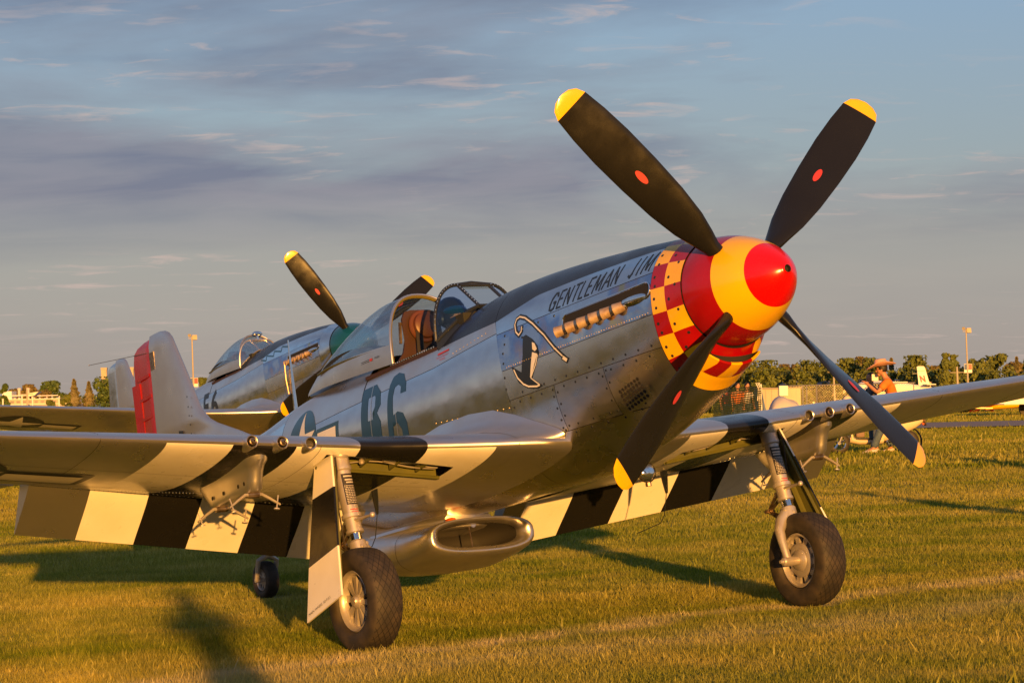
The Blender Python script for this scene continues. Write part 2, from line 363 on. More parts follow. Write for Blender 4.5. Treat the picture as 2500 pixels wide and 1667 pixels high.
def build_wing(root, side, o):
    nm = 'starboard' if side > 0 else 'port'
    ys = sorted(set([.30, .42, .55, .68, .80, .95, 1.10, 1.24, 1.35, 1.47, 1.58, 1.69, 1.78, 1.9, 2.0, 2.14, 2.28, 2.43, 2.58, 2.8, 3.03, 3.25, 3.47, 3.7, 4.0, 4.3, 4.6, 4.9, 5.2, 5.4, 5.5, 5.58, 5.64]))
    SS = [0, .004, .008, .0125, .02, .03, .045, .06, .085, .11, .14, .17, .21, .25, .30, .36, .42, .5, .6, .7, .8, .9, 1.0]
    def scut(y): return (xTE(y) - .50 + .02 - xLE(y)) / (xTE(y) - xLE(y)) if y <= 3.47 else 1 - .30 / (xTE(y) - xLE(y)) if y < 5.45 else 1.0
    rows = []
    for y in ys:
        sc = scut(y); s_l = [min(s / .97 * sc, 1) if s < .97 else sc for s in SS]
        # lower surface param keeps true s near the nose so paint edges stay sharp
        s_l = [s if s < .3 else .3 + (sc - .3) * (s - .3) / .7 for s in SS]
        lo = s_l[1:]
        if o['gear'] and y < 2.05:
            c = xTE(y) - xLE(y); sf = max(.012, (2.69 - xLE(y)) / c); sr = (2.90 - xLE(y)) / c
            lo = [float(np.interp(s, [0, .004, .06, .17, .3, 1], [0, .004, sf, sr, max(.3, sr + .03), 1])) for s in lo]
        rows.append([wpt(y, s, True, side) for s in s_l[::-1]] + [wpt(y, s, False, side) for s in lo])
    nU = len(SS); n = len(rows[0]); vs = [v for r in rows for v in r]; fs = []; mi = []
    for i in range(len(ys) - 1):
        ym = (ys[i] + ys[i + 1]) / 2
        for k in range(n - 1):
            low = k >= nU - 1; sl = SS[k - nU + 1] if low else 0
            f = (i * n + k, i * n + k + 1, (i + 1) * n + k + 1, (i + 1) * n + k)
            # strut trough and wheel bay open underneath
            if low and o['gear'] and .95 < ym < 1.88 and .06 <= sl < .17: continue
            m = 0
            if o['stripes'] and .80 < ym < 3.03:
                blk = (1.24 < ym < 1.69) or (2.14 < ym < 2.58)
                if 1.24 < ym < 1.69: m = 2
                elif low and sl >= .004: m = 2 if blk else 1
            fs.append(f if side < 0 else f[::-1]); mi.append(m)
    # tip cap and cut edge
    for i in range(len(ys) - 1):
        a, b = i * n, (i + 1) * n; f = (a + n - 1, a, b, b + n - 1); fs.append(f if side < 0 else f[::-1]); mi.append(0)
    w = mesh('wing', vs, fs, ['silver', 'white', 'black'], root, mi); w.data.set_sharp_from_angle(angle=radians(50))
    # aileron
    ya = [3.50, 3.9, 4.3, 4.7, 5.1, 5.42]; mb = MB(); rings = []
    for y in ya:
        c = xTE(y) - xLE(y); s0 = 1 - .29 / c
        rings.append([wpt(y, s, True, side) for s in (1, .97, (1 + s0) / 2, s0)] + [wpt(y, s, False, side) for s in (s0, (1 + s0) / 2, .97, 1)])
    mb.loft(rings); mb.build('aileron', 'silver', root)
    if o['stripes'] or True:
        # flap, drooped
        d = radians(o['flap']); fy_ = [.62, .79, 1.0, 1.18, 1.4, 1.62, 1.84, 2.07, 2.3, 2.51, 2.74, 2.98, 3.2, 3.455]
        rings = []
        for y in fy_:
            L = float(np.interp(y, [.6, 3.46], [.535, .475])); hx = xTE(y) - .43; c = xTE(y) - xLE(y); s = (hx - xLE(y)) / c
            hz_l = wpt(y, s, False).z; hz_u = wpt(y, s, True).z; r = (hz_u - hz_l) / 2 * .92 + .012; hz = (hz_l + hz_u) / 2
            prof = []                                             # local u aft, w up, before rotation
            for a in np.linspace(95, 268, 9): prof.append((cos(radians(a)) * r * 1.15, sin(radians(a)) * r))
            prof += [(L * .25, -r * .86), (L * .5, -r * .62), (L * .78, -r * .30), (L, -.006), (L, .002), (L * .6, r * .48), (L * .3, r * .82)]
            rings.append([Vector((hx + u * cos(d) + w * sin(d), side * y, hz - u * sin(d) + w * cos(d))) for u, w in prof])
        vs = [v for r in rings for v in r]; n = len(rings[0]); fs = []; mi = []
        FE = [.79, 1.18, 1.62, 2.07, 2.51, 2.98]
        for i in range(len(fy_) - 1):
            ym = (fy_[i] + fy_[i + 1]) / 2; m = 0
            if o['stripes'] and FE[0] < ym < FE[5]: m = 2 if (FE[1] < ym < FE[2] or FE[3] < ym < FE[4]) else 1
            for k in range(n):
                f = (i * n + k, i * n + (k + 1) % n, (i + 1) * n + (k + 1) % n, (i + 1) * n + k); fs.append(f if side > 0 else f[::-1]); mi.append(m)
        fs += [tuple(range(n)), tuple((len(fy_) - 1) * n + k for k in range(n))]; mi += [0, 0]
        fl = mesh('flap', vs, fs, ['silver', 'white', 'black'], root, mi); fl.data.set_sharp_from_angle(angle=radians(45))
    # gun ports
    for q, y in enumerate((2.06, 2.26, 2.47)):
        z = wpt(y, 0, True).z; x = xLE(y); mb = MB()
        mb.rev((x - .035, side * y, z), (1, 0, 0), [(.22, .052), (.10, .051), (.01, .046), (0, .044), (-.004, .040), (0, .034), (.12, .033), (.12, 0)], 24, 0, [0, 0, 0, 0, 0, 1, 1])
        g = mb.build('gun_port', ['silver', 'dark'], root)
        if q or side < 0 and q:
            mb = MB(); mb.rev((x - .05, side * y, z), (1, 0, 0), [(.12, .024), (0, .024), (-.002, .018), (-.012, .015), (-.02, .010), (-.02, .006), (.03, .005)], 16)
            mb.build('gun_muzzle', 'steel', g)
    if o['insignia'] and side > 0:
        fn = lambda x, y: wlow(x, y, side, .003)
        cx, cy, r = 3.52, 4.28, .46
        bar = [(cx - .16, cy - 1.03), (cx + .20, cy - 1.03), (cx + .20, cy + 1.0), (cx - .16, cy + 1.0)]
        polymesh([bar], (.06, .2), fn, 'insignia_bar_border', 'ink', root)
        circ = [(cx + r * cos(a), cy + r * sin(a)) for a in np.linspace(0, 2 * pi, 49)[:-1]]
        fn2 = lambda x, y: wlow(x, y, side, .005)
        polymesh([circ], (.06, .2), fn2, 'insignia_disc', 'ink', root)
        fn3 = lambda x, y: wlow(x, y, side, .008)
        star = []
        for k in range(10):
            a = pi + k * pi / 5; rr = r * (.96 if k % 2 == 0 else .37); star.append((cx + rr * cos(a), cy + rr * sin(a)))
        polymesh([star], (.06, .2), fn3, 'insignia_star', 'whiteins', root)
        polymesh([[(cx - .10, cy - .97), (cx + .14, cy - .97), (cx + .14, cy - .44), (cx - .10, cy - .44)]], (.06, .2), fn3, 'insignia_bar', 'whiteins', root)
        polymesh([[(cx - .10, cy + .44), (cx + .14, cy + .44), (cx + .14, cy + .94), (cx - .10, cy + .94)]], (.06, .2), fn3, 'insignia_bar', 'whiteins', root)
    # concave fillet blending the wing root into the fuselage side
    q = []; SF = [(s, True) for s in (.92, .8, .65, .5, .36, .25, .16, .1, .06, .03, .0125, .004)] + [(0, False)] + [(s, False) for s in (.004, .0125, .03, .06, .1, .16)]
    for s_, up in SF:
        O = wpt(.66, s_, up, 1, .002); k = 1 - min(1, s_ / .16) if not up else 1; xi = O.x - .10 * (1 - s_) ** 2 * (k if not up else 1); e = min(1, s_ / .30); zi = O.z + (.03 + .13 * e * e * (3 - 2 * e) if up else .03 * k - .02 * (1 - k))
        Pi = fside(xi, max(zi, -.80), .005); C_ = Vector(((O.x + xi) / 2 - .02, min(O.y, Pi.y + .035), O.z * .9 + Pi.z * .1))
        row = []
        for t in np.linspace(0, 1, 9): p = O * (1 - t) ** 2 + C_ * 2 * t * (1 - t) + Pi * t * t; row.append(Vector((p.x, side * p.y, p.z)))
        q.append(row)
    vs2 = [v for r in q for v in r]; mesh('wing_fillet', vs2, [(i * 9 + j, i * 9 + j + 1, (i + 1) * 9 + j + 1, (i + 1) * 9 + j) for i in range(len(q) - 1) for j in range(8)], 'silver', root)
    if o['detail']:
        # skin seams and rivet rows underneath
        mb = MB()
        for xq, ya_, yb_ in ((.30, .9, 5.3), (.60, 1.2, 5.3)):
            pts = [wpt(y, xq, False, side, .0012) for y in np.linspace(ya_, yb_, 30)]
            for a, b in zip(pts, pts[1:]): e = Vector((.0022, 0, 0)); mb.add([a - e, a + e, b + e, b - e], [(0, 1, 2, 3)])
        for yq in (1.97, 3.47, 4.5):
            pts = [wpt(yq, s, True, side, .0012) for s in (.2, .1, .05, .02, .0)] + [wpt(yq, s, False, side, .0012) for s in (.004, .0125, .03, .06, .1, .16, .24, .34, .45, .6, .7)]
            for a, b in zip(pts, pts[1:]): e = Vector((0, .002, 0)); mb.add([a - e, a + e, b + e, b - e], [(0, 1, 2, 3)])
        tag(mb.build('wing_seam', 'dark', root, smooth=False), kind='stuff')
        mb = MB()
        def rv(p, r=.0045): mb.ball(p, r, 0, 6)
        for y in np.arange(1.25, 3.4, .035): rv(wpt(y, .735, False, side, 0))
        for k in range(40): rv(wpt(1.95 + .022 * k, .50 + .0045 * k, False, side, 0), .004)
        for xx in (.34, .40, .46):
            for y in np.arange(1.95, 2.3, .04): rv(wpt(y, xx, False, side, 0), .003)
        tag(mb.build('rivets', 'chrome', root), kind='stuff')
    return w
GUP = A2W.transposed() @ Vector((0, 0, 1))                      # true up, in aircraft axes
def tyre_mat():
    m = bpy.data.materials.new('tyre_tread'); m.use_nodes = True; nt = m.node_tree; b = nt.nodes['Principled BSDF']; L = nt.links.new
    b.inputs['Roughness'].default_value = .68
    uv = N(nt, 'ShaderNodeUVMap'); sp = N(nt, 'ShaderNodeSeparateXYZ'); L(uv.outputs[0], sp.inputs[0])
    def mm(op, a, c=None):
        n = N(nt, 'ShaderNodeMath', op=op)
        for i, v in enumerate((a, c)):
            if v is None: continue
            if isinstance(v, (int, float)): n.inputs[i].default_value = v
            else: L(v, n.inputs[i])
        return n.outputs[0]
    g = []
    for sgn in (1, -1):
        a = mm('ADD', mm('MULTIPLY', sp.outputs[0], 30), mm('MULTIPLY', sp.outputs[1], 2.6 * sgn)); fr = mm('ABSOLUTE', mm('SUBTRACT', mm('FRACT', a), .5)); g.append(mm('LESS_THAN', fr, .055))
    gr = mm('MAXIMUM', g[0], g[1]); inb = mm('LESS_THAN', mm('ABSOLUTE', sp.outputs[1]), .86); gr = mm('MULTIPLY', gr, inb)
    inv = mm('SUBTRACT', 1.0, gr); bp = N(nt, 'ShaderNodeBump'); bp.inputs['Strength'].default_value = 1; bp.inputs['Distance'].default_value = .006; L(inv, bp.inputs['Height']); L(bp.outputs[0], b.inputs['Normal'])
    tc = N(nt, 'ShaderNodeTexCoord'); nz = N(nt, 'ShaderNodeTexNoise'); L(tc.outputs['Object'], nz.inputs['Vector']); nz.inputs['Scale'].default_value = 11; nz.inputs['Detail'].default_value = 6
    r = N(nt, 'ShaderNodeValToRGB'); L(nz.outputs['Fac'], r.inputs[0]); r.color_ramp.elements[0].position = .4; r.color_ramp.elements[1].position = .72
    r.color_ramp.elements[0].color = (.020, .017, .015, 1); r.color_ramp.elements[1].color = (.050, .038, .026, 1)
    mx = N(nt, 'ShaderNodeMix', data_type='RGBA'); L(gr, mx.inputs[0]); L(r.outputs[0], mx.inputs[6]); mx.inputs[7].default_value = (.006, .005, .005, 1); L(mx.outputs[2], b.inputs['Base Color'])
    return m
M['tread'] = tyre_mat()
def wheel(root, c, R, w, side, name='wheel', detail=True):
    """parts: an Empty-free wheel: the rim mesh is the part, tyre its sub-part"""
    c = Vector(c); rr = R * .56
    # rim (outboard face with spokes, inboard face with oval holes)
    mb = MB(); out = Vector((0, side, 0))
    prof = [(-w * .36, rr * 1.02), (-w * .38, rr * .96), (-w * .30, rr * .90), (0, rr * .86), (w * .26, rr * .88), (w * .36, rr * .94), (w * .40, rr), (w * .36, rr * 1.04)]
    mb.rev(c, out, prof, 40)
    mb.rev(c, out, [(w * .10, 0), (w * .10, rr * .88)], 32, 1)     # dark web behind the spokes
    mb.rev(c, out, [(-w * .10, rr * .88), (-w * .10, 0)], 32, 1)
    t = Vector((1, 0, 0)); u = Vector((0, 0, 1)); ns = 10
    for k in range(ns):
        a = 2 * pi * k / ns + .2; d = t * cos(a) + u * sin(a); e = (-t * sin(a) + u * cos(a))
        for (y0, sg) in ((w * .14, 1), (-w * .14, -1)):
            p0 = c + out * (y0 + sg * w * .12) + d * rr * .20; p1 = c + out * (y0 + sg * w * .06) + d * rr * .92
            h0, h1 = rr * .055, rr * .13
            vs = [p0 - e * h0, p0 + e * h0, p1 + e * h1, p1 - e * h1]; vs += [v - out * sg * w * .14 for v in vs]
            mb.add(vs, [(0, 1, 2, 3), (7, 6, 5, 4), (0, 4, 5, 1), (1, 5, 6, 2), (2, 6, 7, 3), (3, 7, 4, 0)])
    mb.rev(c, out, [(w * .1, rr * .26), (w * .30, rr * .24), (w * .34, rr * .18), (w * .40, rr * .15), (w * .41, 0)], 20)
    mb.rev(c, -out, [(w * .1, rr * .66), (w * .27, rr * .64), (w * .30, rr * .58), (w * .30, rr * .42), (w * .36, rr * .36), (w * .40, rr * .2), (w * .42, 0)], 28)
    rim = mb.build(name, ['gearsil', 'dark'], root)
    # tyre
    n = 64; prof = []; H = w / 2
    shape = [(.70, .585, 1.1), (.86, .60, 1.05), (.97, .66, 1.0), (1.0, .76, .98), (.985, .84, .96), (.93, .905, .94), (.84, .945, .9), (.70, .972, .76), (.48, .990, .5), (.24, .998, .25), (0, 1, 0)]
    prof = [(-a * H, b_ * R, -v) for a, b_, v in shape] + [(a * H, b_ * R, v) for a, b_, v in shape[::-1][1:]]
    vs = []; fs = []; uvs = []
    for i, (y, r, v) in enumerate(prof):
        for k in range(n):
            a = 2 * pi * k / n; p = Vector((r * cos(a), side * y, r * sin(a)))
            dn = -p.dot(GUP); lim = R * .955
            if dn > lim: p += GUP * (dn - lim); p.y *= 1.03
            vs.append(c + p)
    m = len(prof)
    for i in range(m - 1):
        for k in range(n): fs.append((i * n + k, i * n + (k + 1) % n, (i + 1) * n + (k + 1) % n, (i + 1) * n + k)); uvs += [(k / n, prof[i][2]), ((k + 1) / n, prof[i][2]), ((k + 1) / n, prof[i + 1][2]), (k / n, prof[i + 1][2])]
    ty = mesh('tyre', vs, fs, 'tread', rim); ul = ty.data.uv_layers.new(name='UVMap')
    for i, q in enumerate(uvs): ul.data[i].uv = q
    return rim
def build_gear(root, side, o):
    Y = 1.80 * side; ax = Vector((2.57, 1.82 * side, -1.565))
    sx = lambda z: 2.745 - (-.61 - z) * .17
    mb = MB(); P = lambda z, y=1.78: (sx(z), y * side, z)
    mb.tube([P(-.50), P(-.66), P(-.67), P(-.69), P(-.70), P(-1.0)], [.062, .062, .066, .066, .056, .056], 24)
    mb.tube([P(-.985), P(-.99), P(-1.015), P(-1.02)], [.056, .068, .068, .056], 24)
    mb.tube([P(-1.0), P(-1.095), P(-1.097), P(-1.115), P(-1.118)], [.052, .052, .060, .060, .045], 24)
    mb.ball(P(-.58), .075, 0, 14, (1.1, .9, .8))
    leg = mb.build('gear_leg', ['gearsil'], root)
    # placard wrapped on the leg, with rows of print
    mb = MB(); cc = lambda z, a, r: Vector(P(z)) + Vector((-cos(a) * r, sin(a) * r * side * -1, 0))
    def wrap(z0, z1, a0, a1, r, mi):
        n = 8; vs = [cc(z, a0 + (a1 - a0) * k / n, r) for z in (z0, z1) for k in range(n + 1)]; mb.add(vs, [(k, k + 1, n + 2 + k, n + 1 + k) for k in range(n)], mi)
    wrap(-.715, -.925, -.75, .95, .0575, 0)
    rnd = random.Random(3)
    for k, z in enumerate((-.728, -.752, -.770)):
        wrap(z, z - .010, -.5 + .1 * k, .75, .0585, 1)
    for z in np.arange(-.795, -.915, -.0115):
        a = -.6
        while a < .75:
            l = rnd.uniform(.08, .3); wrap(z, z - .005, a, min(a + l, .8), .0585, 1); a += l + .07
    wrap(-.955, -.962, -.5, .5, .0575, 2); wrap(-.972, -.979, -.4, .6, .0575, 2)
    mb.build('leg_placard', ['placard', 'satwhite', 'redtext'], leg, smooth=False)
    mb = MB(); mb.tube([P(-1.10), P(-1.19)], .040, 20); mb.build('oleo_piston', 'chrome', leg)
    # yoke, half fork and axle
    mb = MB(); mb.tube([P(-1.165), P(-1.175), P(-1.22, 1.775), P(-1.26, 1.77)], [.045, .056, .060, .064], 20)
    z1 = -1.565
    mb.tube([(sx(-1.20), 1.76 * side, -1.21), (2.645, 1.70 * side, -1.27), (2.625, 1.655 * side, -1.34), (2.60, 1.645 * side, -1.42), (2.58, 1.645 * side, -1.50), (2.57, 1.65 * side, -1.575)], [.050, .046, .038, .032, .029, .030], 14)
    mb.rev((2.57, 1.61 * side, z1), (0, side, 0), [(-.035, 0), (-.035, .012), (-.012, .014), (-.01, .026), (0, .034), (.06, .036), (.14, .03)], 16)
    mb.ball((sx(-1.22) - .05, 1.78 * side, -1.21), .018, 0, 8); mb.ball((sx(-1.22) - .02, 1.73 * side, -1.19), .018, 0, 8)
    mb.build('wheel_fork', 'gearsil', root)
    mb = MB()
    mb.tube([(sx(-1.03) + .03, 1.78 * side, -1.035), (sx(-1.03) - .09, 1.77 * side, -1.030), (2.44, 1.76 * side, -1.028)], [.030, .020, .014], 10, 0, flat=.6)
    mb.ball((2.435, 1.76 * side, -1.028), .020, 0, 10)
    mb.build('tow_lug', 'gearsil', leg)
    mb = MB()                                                   # scissor links behind the leg
    for dy in (-.028, .028):
        mb.tube([(sx(-1.06) + .05, 1.78 * side + dy, -1.065), (sx(-1.06) + .20, 1.78 * side + dy * .4, -1.165)], [.014, .010], 8)
        mb.tube([(sx(-1.06) + .20, 1.78 * side + dy * .4, -1.165), (sx(-1.06) + .03, 1.78 * side + dy, -1.255)], [.010, .014], 8)
    mb.tube([(sx(-1.06) + .20, 1.74 * side, -1.165), (sx(-1.06) + .20, 1.82 * side, -1.165)], .014, 8)
    mb.tube([(sx(-1.06) + .05, 1.74 * side, -1.065), (sx(-1.06) + .05, 1.82 * side, -1.065)], .018, 8)
    mb.build('scissor_link', 'steel', leg)
    mb = MB(); mb.tube([(sx(-.62) - .055, 1.84 * side, -.60), (sx(-.7) - .06, 1.85 * side, -.70), (sx(-.8) - .03, 1.855 * side, -.76), (sx(-.9), 1.86 * side, -.95), (sx(-1.1) + .02, 1.86 * side, -1.12), (sx(-1.2) + .08, 1.83 * side, -1.22), (2.64, 1.70 * side, -1.36)], .006, 6)
    mb.build('brake_hose', 'rubber', leg)
    wheel(root, ax, .343, .225, side)
    # leg fairing door: stripes match the wing
    def dp(x, z, o_=0): return Vector((x, side * (1.87 + (-.60 - z) * .205 + o_), z))
    top = [(2.70, -.585), (2.93, -.60)]; bands = [(2.635, -.80, 2.93, -.84, 1), (2.53, -1.20, 2.925, -1.29, 2), (2.435, -1.53, 2.905, -1.65, 1)]
    mb = MB(); pr_ = (2.70, -.585, 2.93, -.60)
    for x0, z0, x1, z1, m in bands:
        a, b, c_, d = dp(pr_[0], pr_[1]), dp(pr_[2], pr_[3]), dp(x1, z1), dp(x0, z0)
        t = Vector((0, -.014 * side, 0)); mb.add([a, b, c_, d], [(0, 1, 2, 3)], m); mb.add([a + t, b + t, c_ + t, d + t], [(3, 2, 1, 0)], 3)
        mb.add([a, d, d + t, a + t], [(0, 1, 2, 3)], m); mb.add([b, c_, c_ + t, b + t], [(0, 1, 2, 3)], m)
        pr_ = (x0, z0, x1, z1)
    a, b = dp(2.435, -1.53), dp(2.905, -1.65); t = Vector((0, -.014 * side, 0)); mb.add([a, b, b + t, a + t], [(0, 1, 2, 3)], 1)
    mats = ['silver', 'white' if o['stripes'] else 'silver', 'black' if o['stripes'] else 'silver', 'zinc']
    dr = mesh('gear_door', mb.v, mb.f, mats, root, mb.m, False)
    mb = MB()                                                   # inner stiffening channels and edge flange
    for xa, za, xb, zb, r in ((2.80, -.62, 2.66, -1.50, .022), (2.88, -.66, 2.84, -1.55, .014), (2.70, -.66, 2.49, -1.48, .012)):
        mb.tube([dp(xa, za, -.03), dp(xb, zb, -.03)], r, 6)
    mb.build('door_stiffener', 'zinc', dr, smooth=False)
    if side > 0:
        bm = text_bm('MAIN WHEEL 50 P.S.I.')
        lay(bm, (.2, .5), lambda u, v: dp(2.88 - .30 * u + .006 * v, -1.61 + .082 * u + v * .018, .002), 'door_stencil', 'ink', dr)
def build_pylon(root, side):
    y0 = 2.35 * side; mb = MB()
    def ring(z, xf, xr, hw):
        pts = []
        for a in np.linspace(-90, 90, 9): pts.append((xf + hw * 1.3 * (1 - cos(radians(a))), hw * sin(radians(a))))
        pts += [(xr - .10, hw * .92), (xr, hw * .45), (xr, -hw * .45), (xr - .10, -hw * .92)]
        return pts
    rings = []
    for z, xf, xr, hw in ((-.50, 2.73, 3.70, .090), (-.575, 2.745, 3.69, .078), (-.60, 2.775, 3.66, .062), (-.64, 2.80, 3.62, .055), (-.70, 2.825, 3.56, .055), (-.74, 2.84, 3.52, .054), (-.762, 2.86, 3.49, .040)):
        rings.append([Vector((x + 0, y0 + y, z - (x - 2.75) * .03)) for x, y in ring(z, xf, xr, hw)])
    mb.loft(rings); b = mb.build('pylon', 'silver', root)
    mb = MB()
    for x in (2.93, 3.02, 3.25, 3.42):
        mb.rev((x, y0 + .0545 * side, -.70 - (x - 2.75) * .03), (0, side, 0), [(.0, .014), (.002, .014), (.002, 0)], 12)
    mb.build('pylon_hole', 'dark', b)
    for x in (2.93, 3.42):
        for sg in (-1, 1):
            zb = -.765 - (x - 2.75) * .03; mb = MB()
            p = [(x, y0 + sg * .015, zb - .012), (x, y0 + sg * .06, zb - .010), (x - .005, y0 + sg * .12, zb - .045), (x - .01, y0 + sg * .185, zb - .088)]
            mb.tube(p, [.020, .018, .015, .010], 8, 0, flat=.7)
            q = Vector((x - .01, y0 + sg * .165, zb - .07)); mb.tube([q + Vector((0, sg * .012, .045)), q - Vector((0, sg * .008, .035))], .005, 6)
            mb.rev(q - Vector((0, sg * .008, .040)), (0, -sg * .2, -1), [(0, 0), (0, .020), (.008, .020), (.008, 0)], 10)
            mb.build('sway_brace', 'gearsil', b)
        mb = MB(); mb.rev((x, y0 - .04, zb - .008), (0, 1, 0), [(0, 0), (0, .024), (.08, .024), (.08, 0)], 12); mb.build('brace_hub', 'steel', b)
def build_prop(root, o):
    rs = lambda x: .352 * max(0.0, 1 - (1 - x / .64) ** 1.65) ** .63
    c0, c1, c2 = o['spin']
    xs = [0.0, .002, .006, .012, .02, .035, .05, .07, .095, .12, .15, .18, .22, .26, .30, .345, .395, .45, .51, .57, .61, .64]
    mb = MB(); mis = [0 if x < .18 else 1 if x < .395 else 2 for x in xs[:-1]]
    prof = [(x, max(rs(x), .0)) for x in xs]; prof[0] = (.002, .024); prof[1] = (.0035, .0248)
    mb.rev((0, 0, 0), (1, 0, 0), prof + [(.64, .30)], 72, 0, mis + [2])
    mb.rev((0, 0, 0), (1, 0, 0), [(.0022, .024), (.03, .024), (.03, 0)], 20, 3)
    sp = mb.build('spinner', [c0, c1, c2, 'dark'], root, auto=60)
    for k in range(4):
        a = o['blade0'] + k * pi / 2; mb = MB(); rings = []
        # radial axis d, rotation direction e, forward f
        d = Vector((0, cos(a), sin(a))); e = Vector((0, -sin(a), cos(a))) * o['spinsense']; f = Vector((-1, 0, 0))
        tipR = 1.70; st = [(.22, .055, .055, 60), (.34, .060, .050, 60), (.42, .085, .036, 58), (.55, .115, .028, 52), (.75, .135, .020, 44), (1.0, .145, .016, 37), (1.25, .148, .013, 31), (1.45, .140, .010, 28), (1.60, .125, .008, 25), (1.605, .124, .008, 25), (1.66, .100, .006, 24), (1.69, .060, .004, 24), (1.70, .015, .002, 24)]
        for r, hc, ht, tw in st:
            tw = radians(tw); ch = e * cos(tw) + f * sin(tw); th = f * cos(tw) - e * sin(tw)
            rings.append([Vector((.42, 0, 0)) + d * r + ch * hc * cos(q) + th * ht * sin(q) * (1.0 if sin(q) > 0 else .55) for q in np.linspace(0, 2 * pi, 17)[:-1]])
        nb = [0] * 9 + [1] * 3
        b = len(mb.v); n = 16; mb.v += [tuple(v) for r in rings for v in r]
        for i in range(len(rings) - 1):
            for j in range(n): mb.f.append((i * n + j, i * n + (j + 1) % n, (i + 1) * n + (j + 1) % n, (i + 1) * n + j)); mb.m.append(nb[i])
        mb.f.append(tuple((len(rings) - 1) * n + j for j in range(n))); mb.m.append(1)
        bl = mb.build('propeller_blade', ['black', 'yellow'], root, auto=50)
        r = .98; tw = radians(37); ch = e * cos(tw) + f * sin(tw); th = f * cos(tw) - e * sin(tw); p = Vector((.42, 0, 0)) + d * r
        vs = [p + th * .0215 + ch * .022 * cos(q) + d * .055 * sin(q) for q in np.linspace(0, 2 * pi, 21)[:-1]]
        for s_ in (1,): mesh('maker_badge', vs, [tuple(range(20))], 'redtext', bl, smooth=False)
    # blade root holes shown as dark cuffs
M['innerframe'] = mat('yellow_green_primer', (.12, .10, .008), .5)
M['pit'] = mat('cockpit_black_green', (.016, .017, .010), .7)
def checker(root, side, c0, c1):
    """nose ring of squares, one object per square"""
    K = [.655, .80, .93]; Zt = [(.31, .351, .367), (.212, .231, .239), (.076, .081, .087), (-.072, -.077, -.075), (-.205, -.22, -.22), (-.298, -.35, -.368), (-.345, -.463, -.49), (-.357, -.524, -.566)]
    def tf(i):
        if i < 0: return lambda x: 0.0
        if i >= len(Zt): return lambda x: pi
        return lambda x: tz(x, float(np.interp(x, K, Zt[i]))) if i < 6 else min(pi, tz(.80, Zt[i][1]) if i == 7 else tz(.80, Zt[i][1]))
    for col, (xa, xb) in enumerate([(.645, .80), (.80, .932)]):
        for i in range(-1, len(Zt)):
            m = c0 if (i + col) % 2 == 1 else c1        # rear band: yellow, red, yellow ... from the top
            patch('painted_square', xa, xb, tf(i), tf(i + 1), m, root, .004, 6, 8, flip=side < 0)
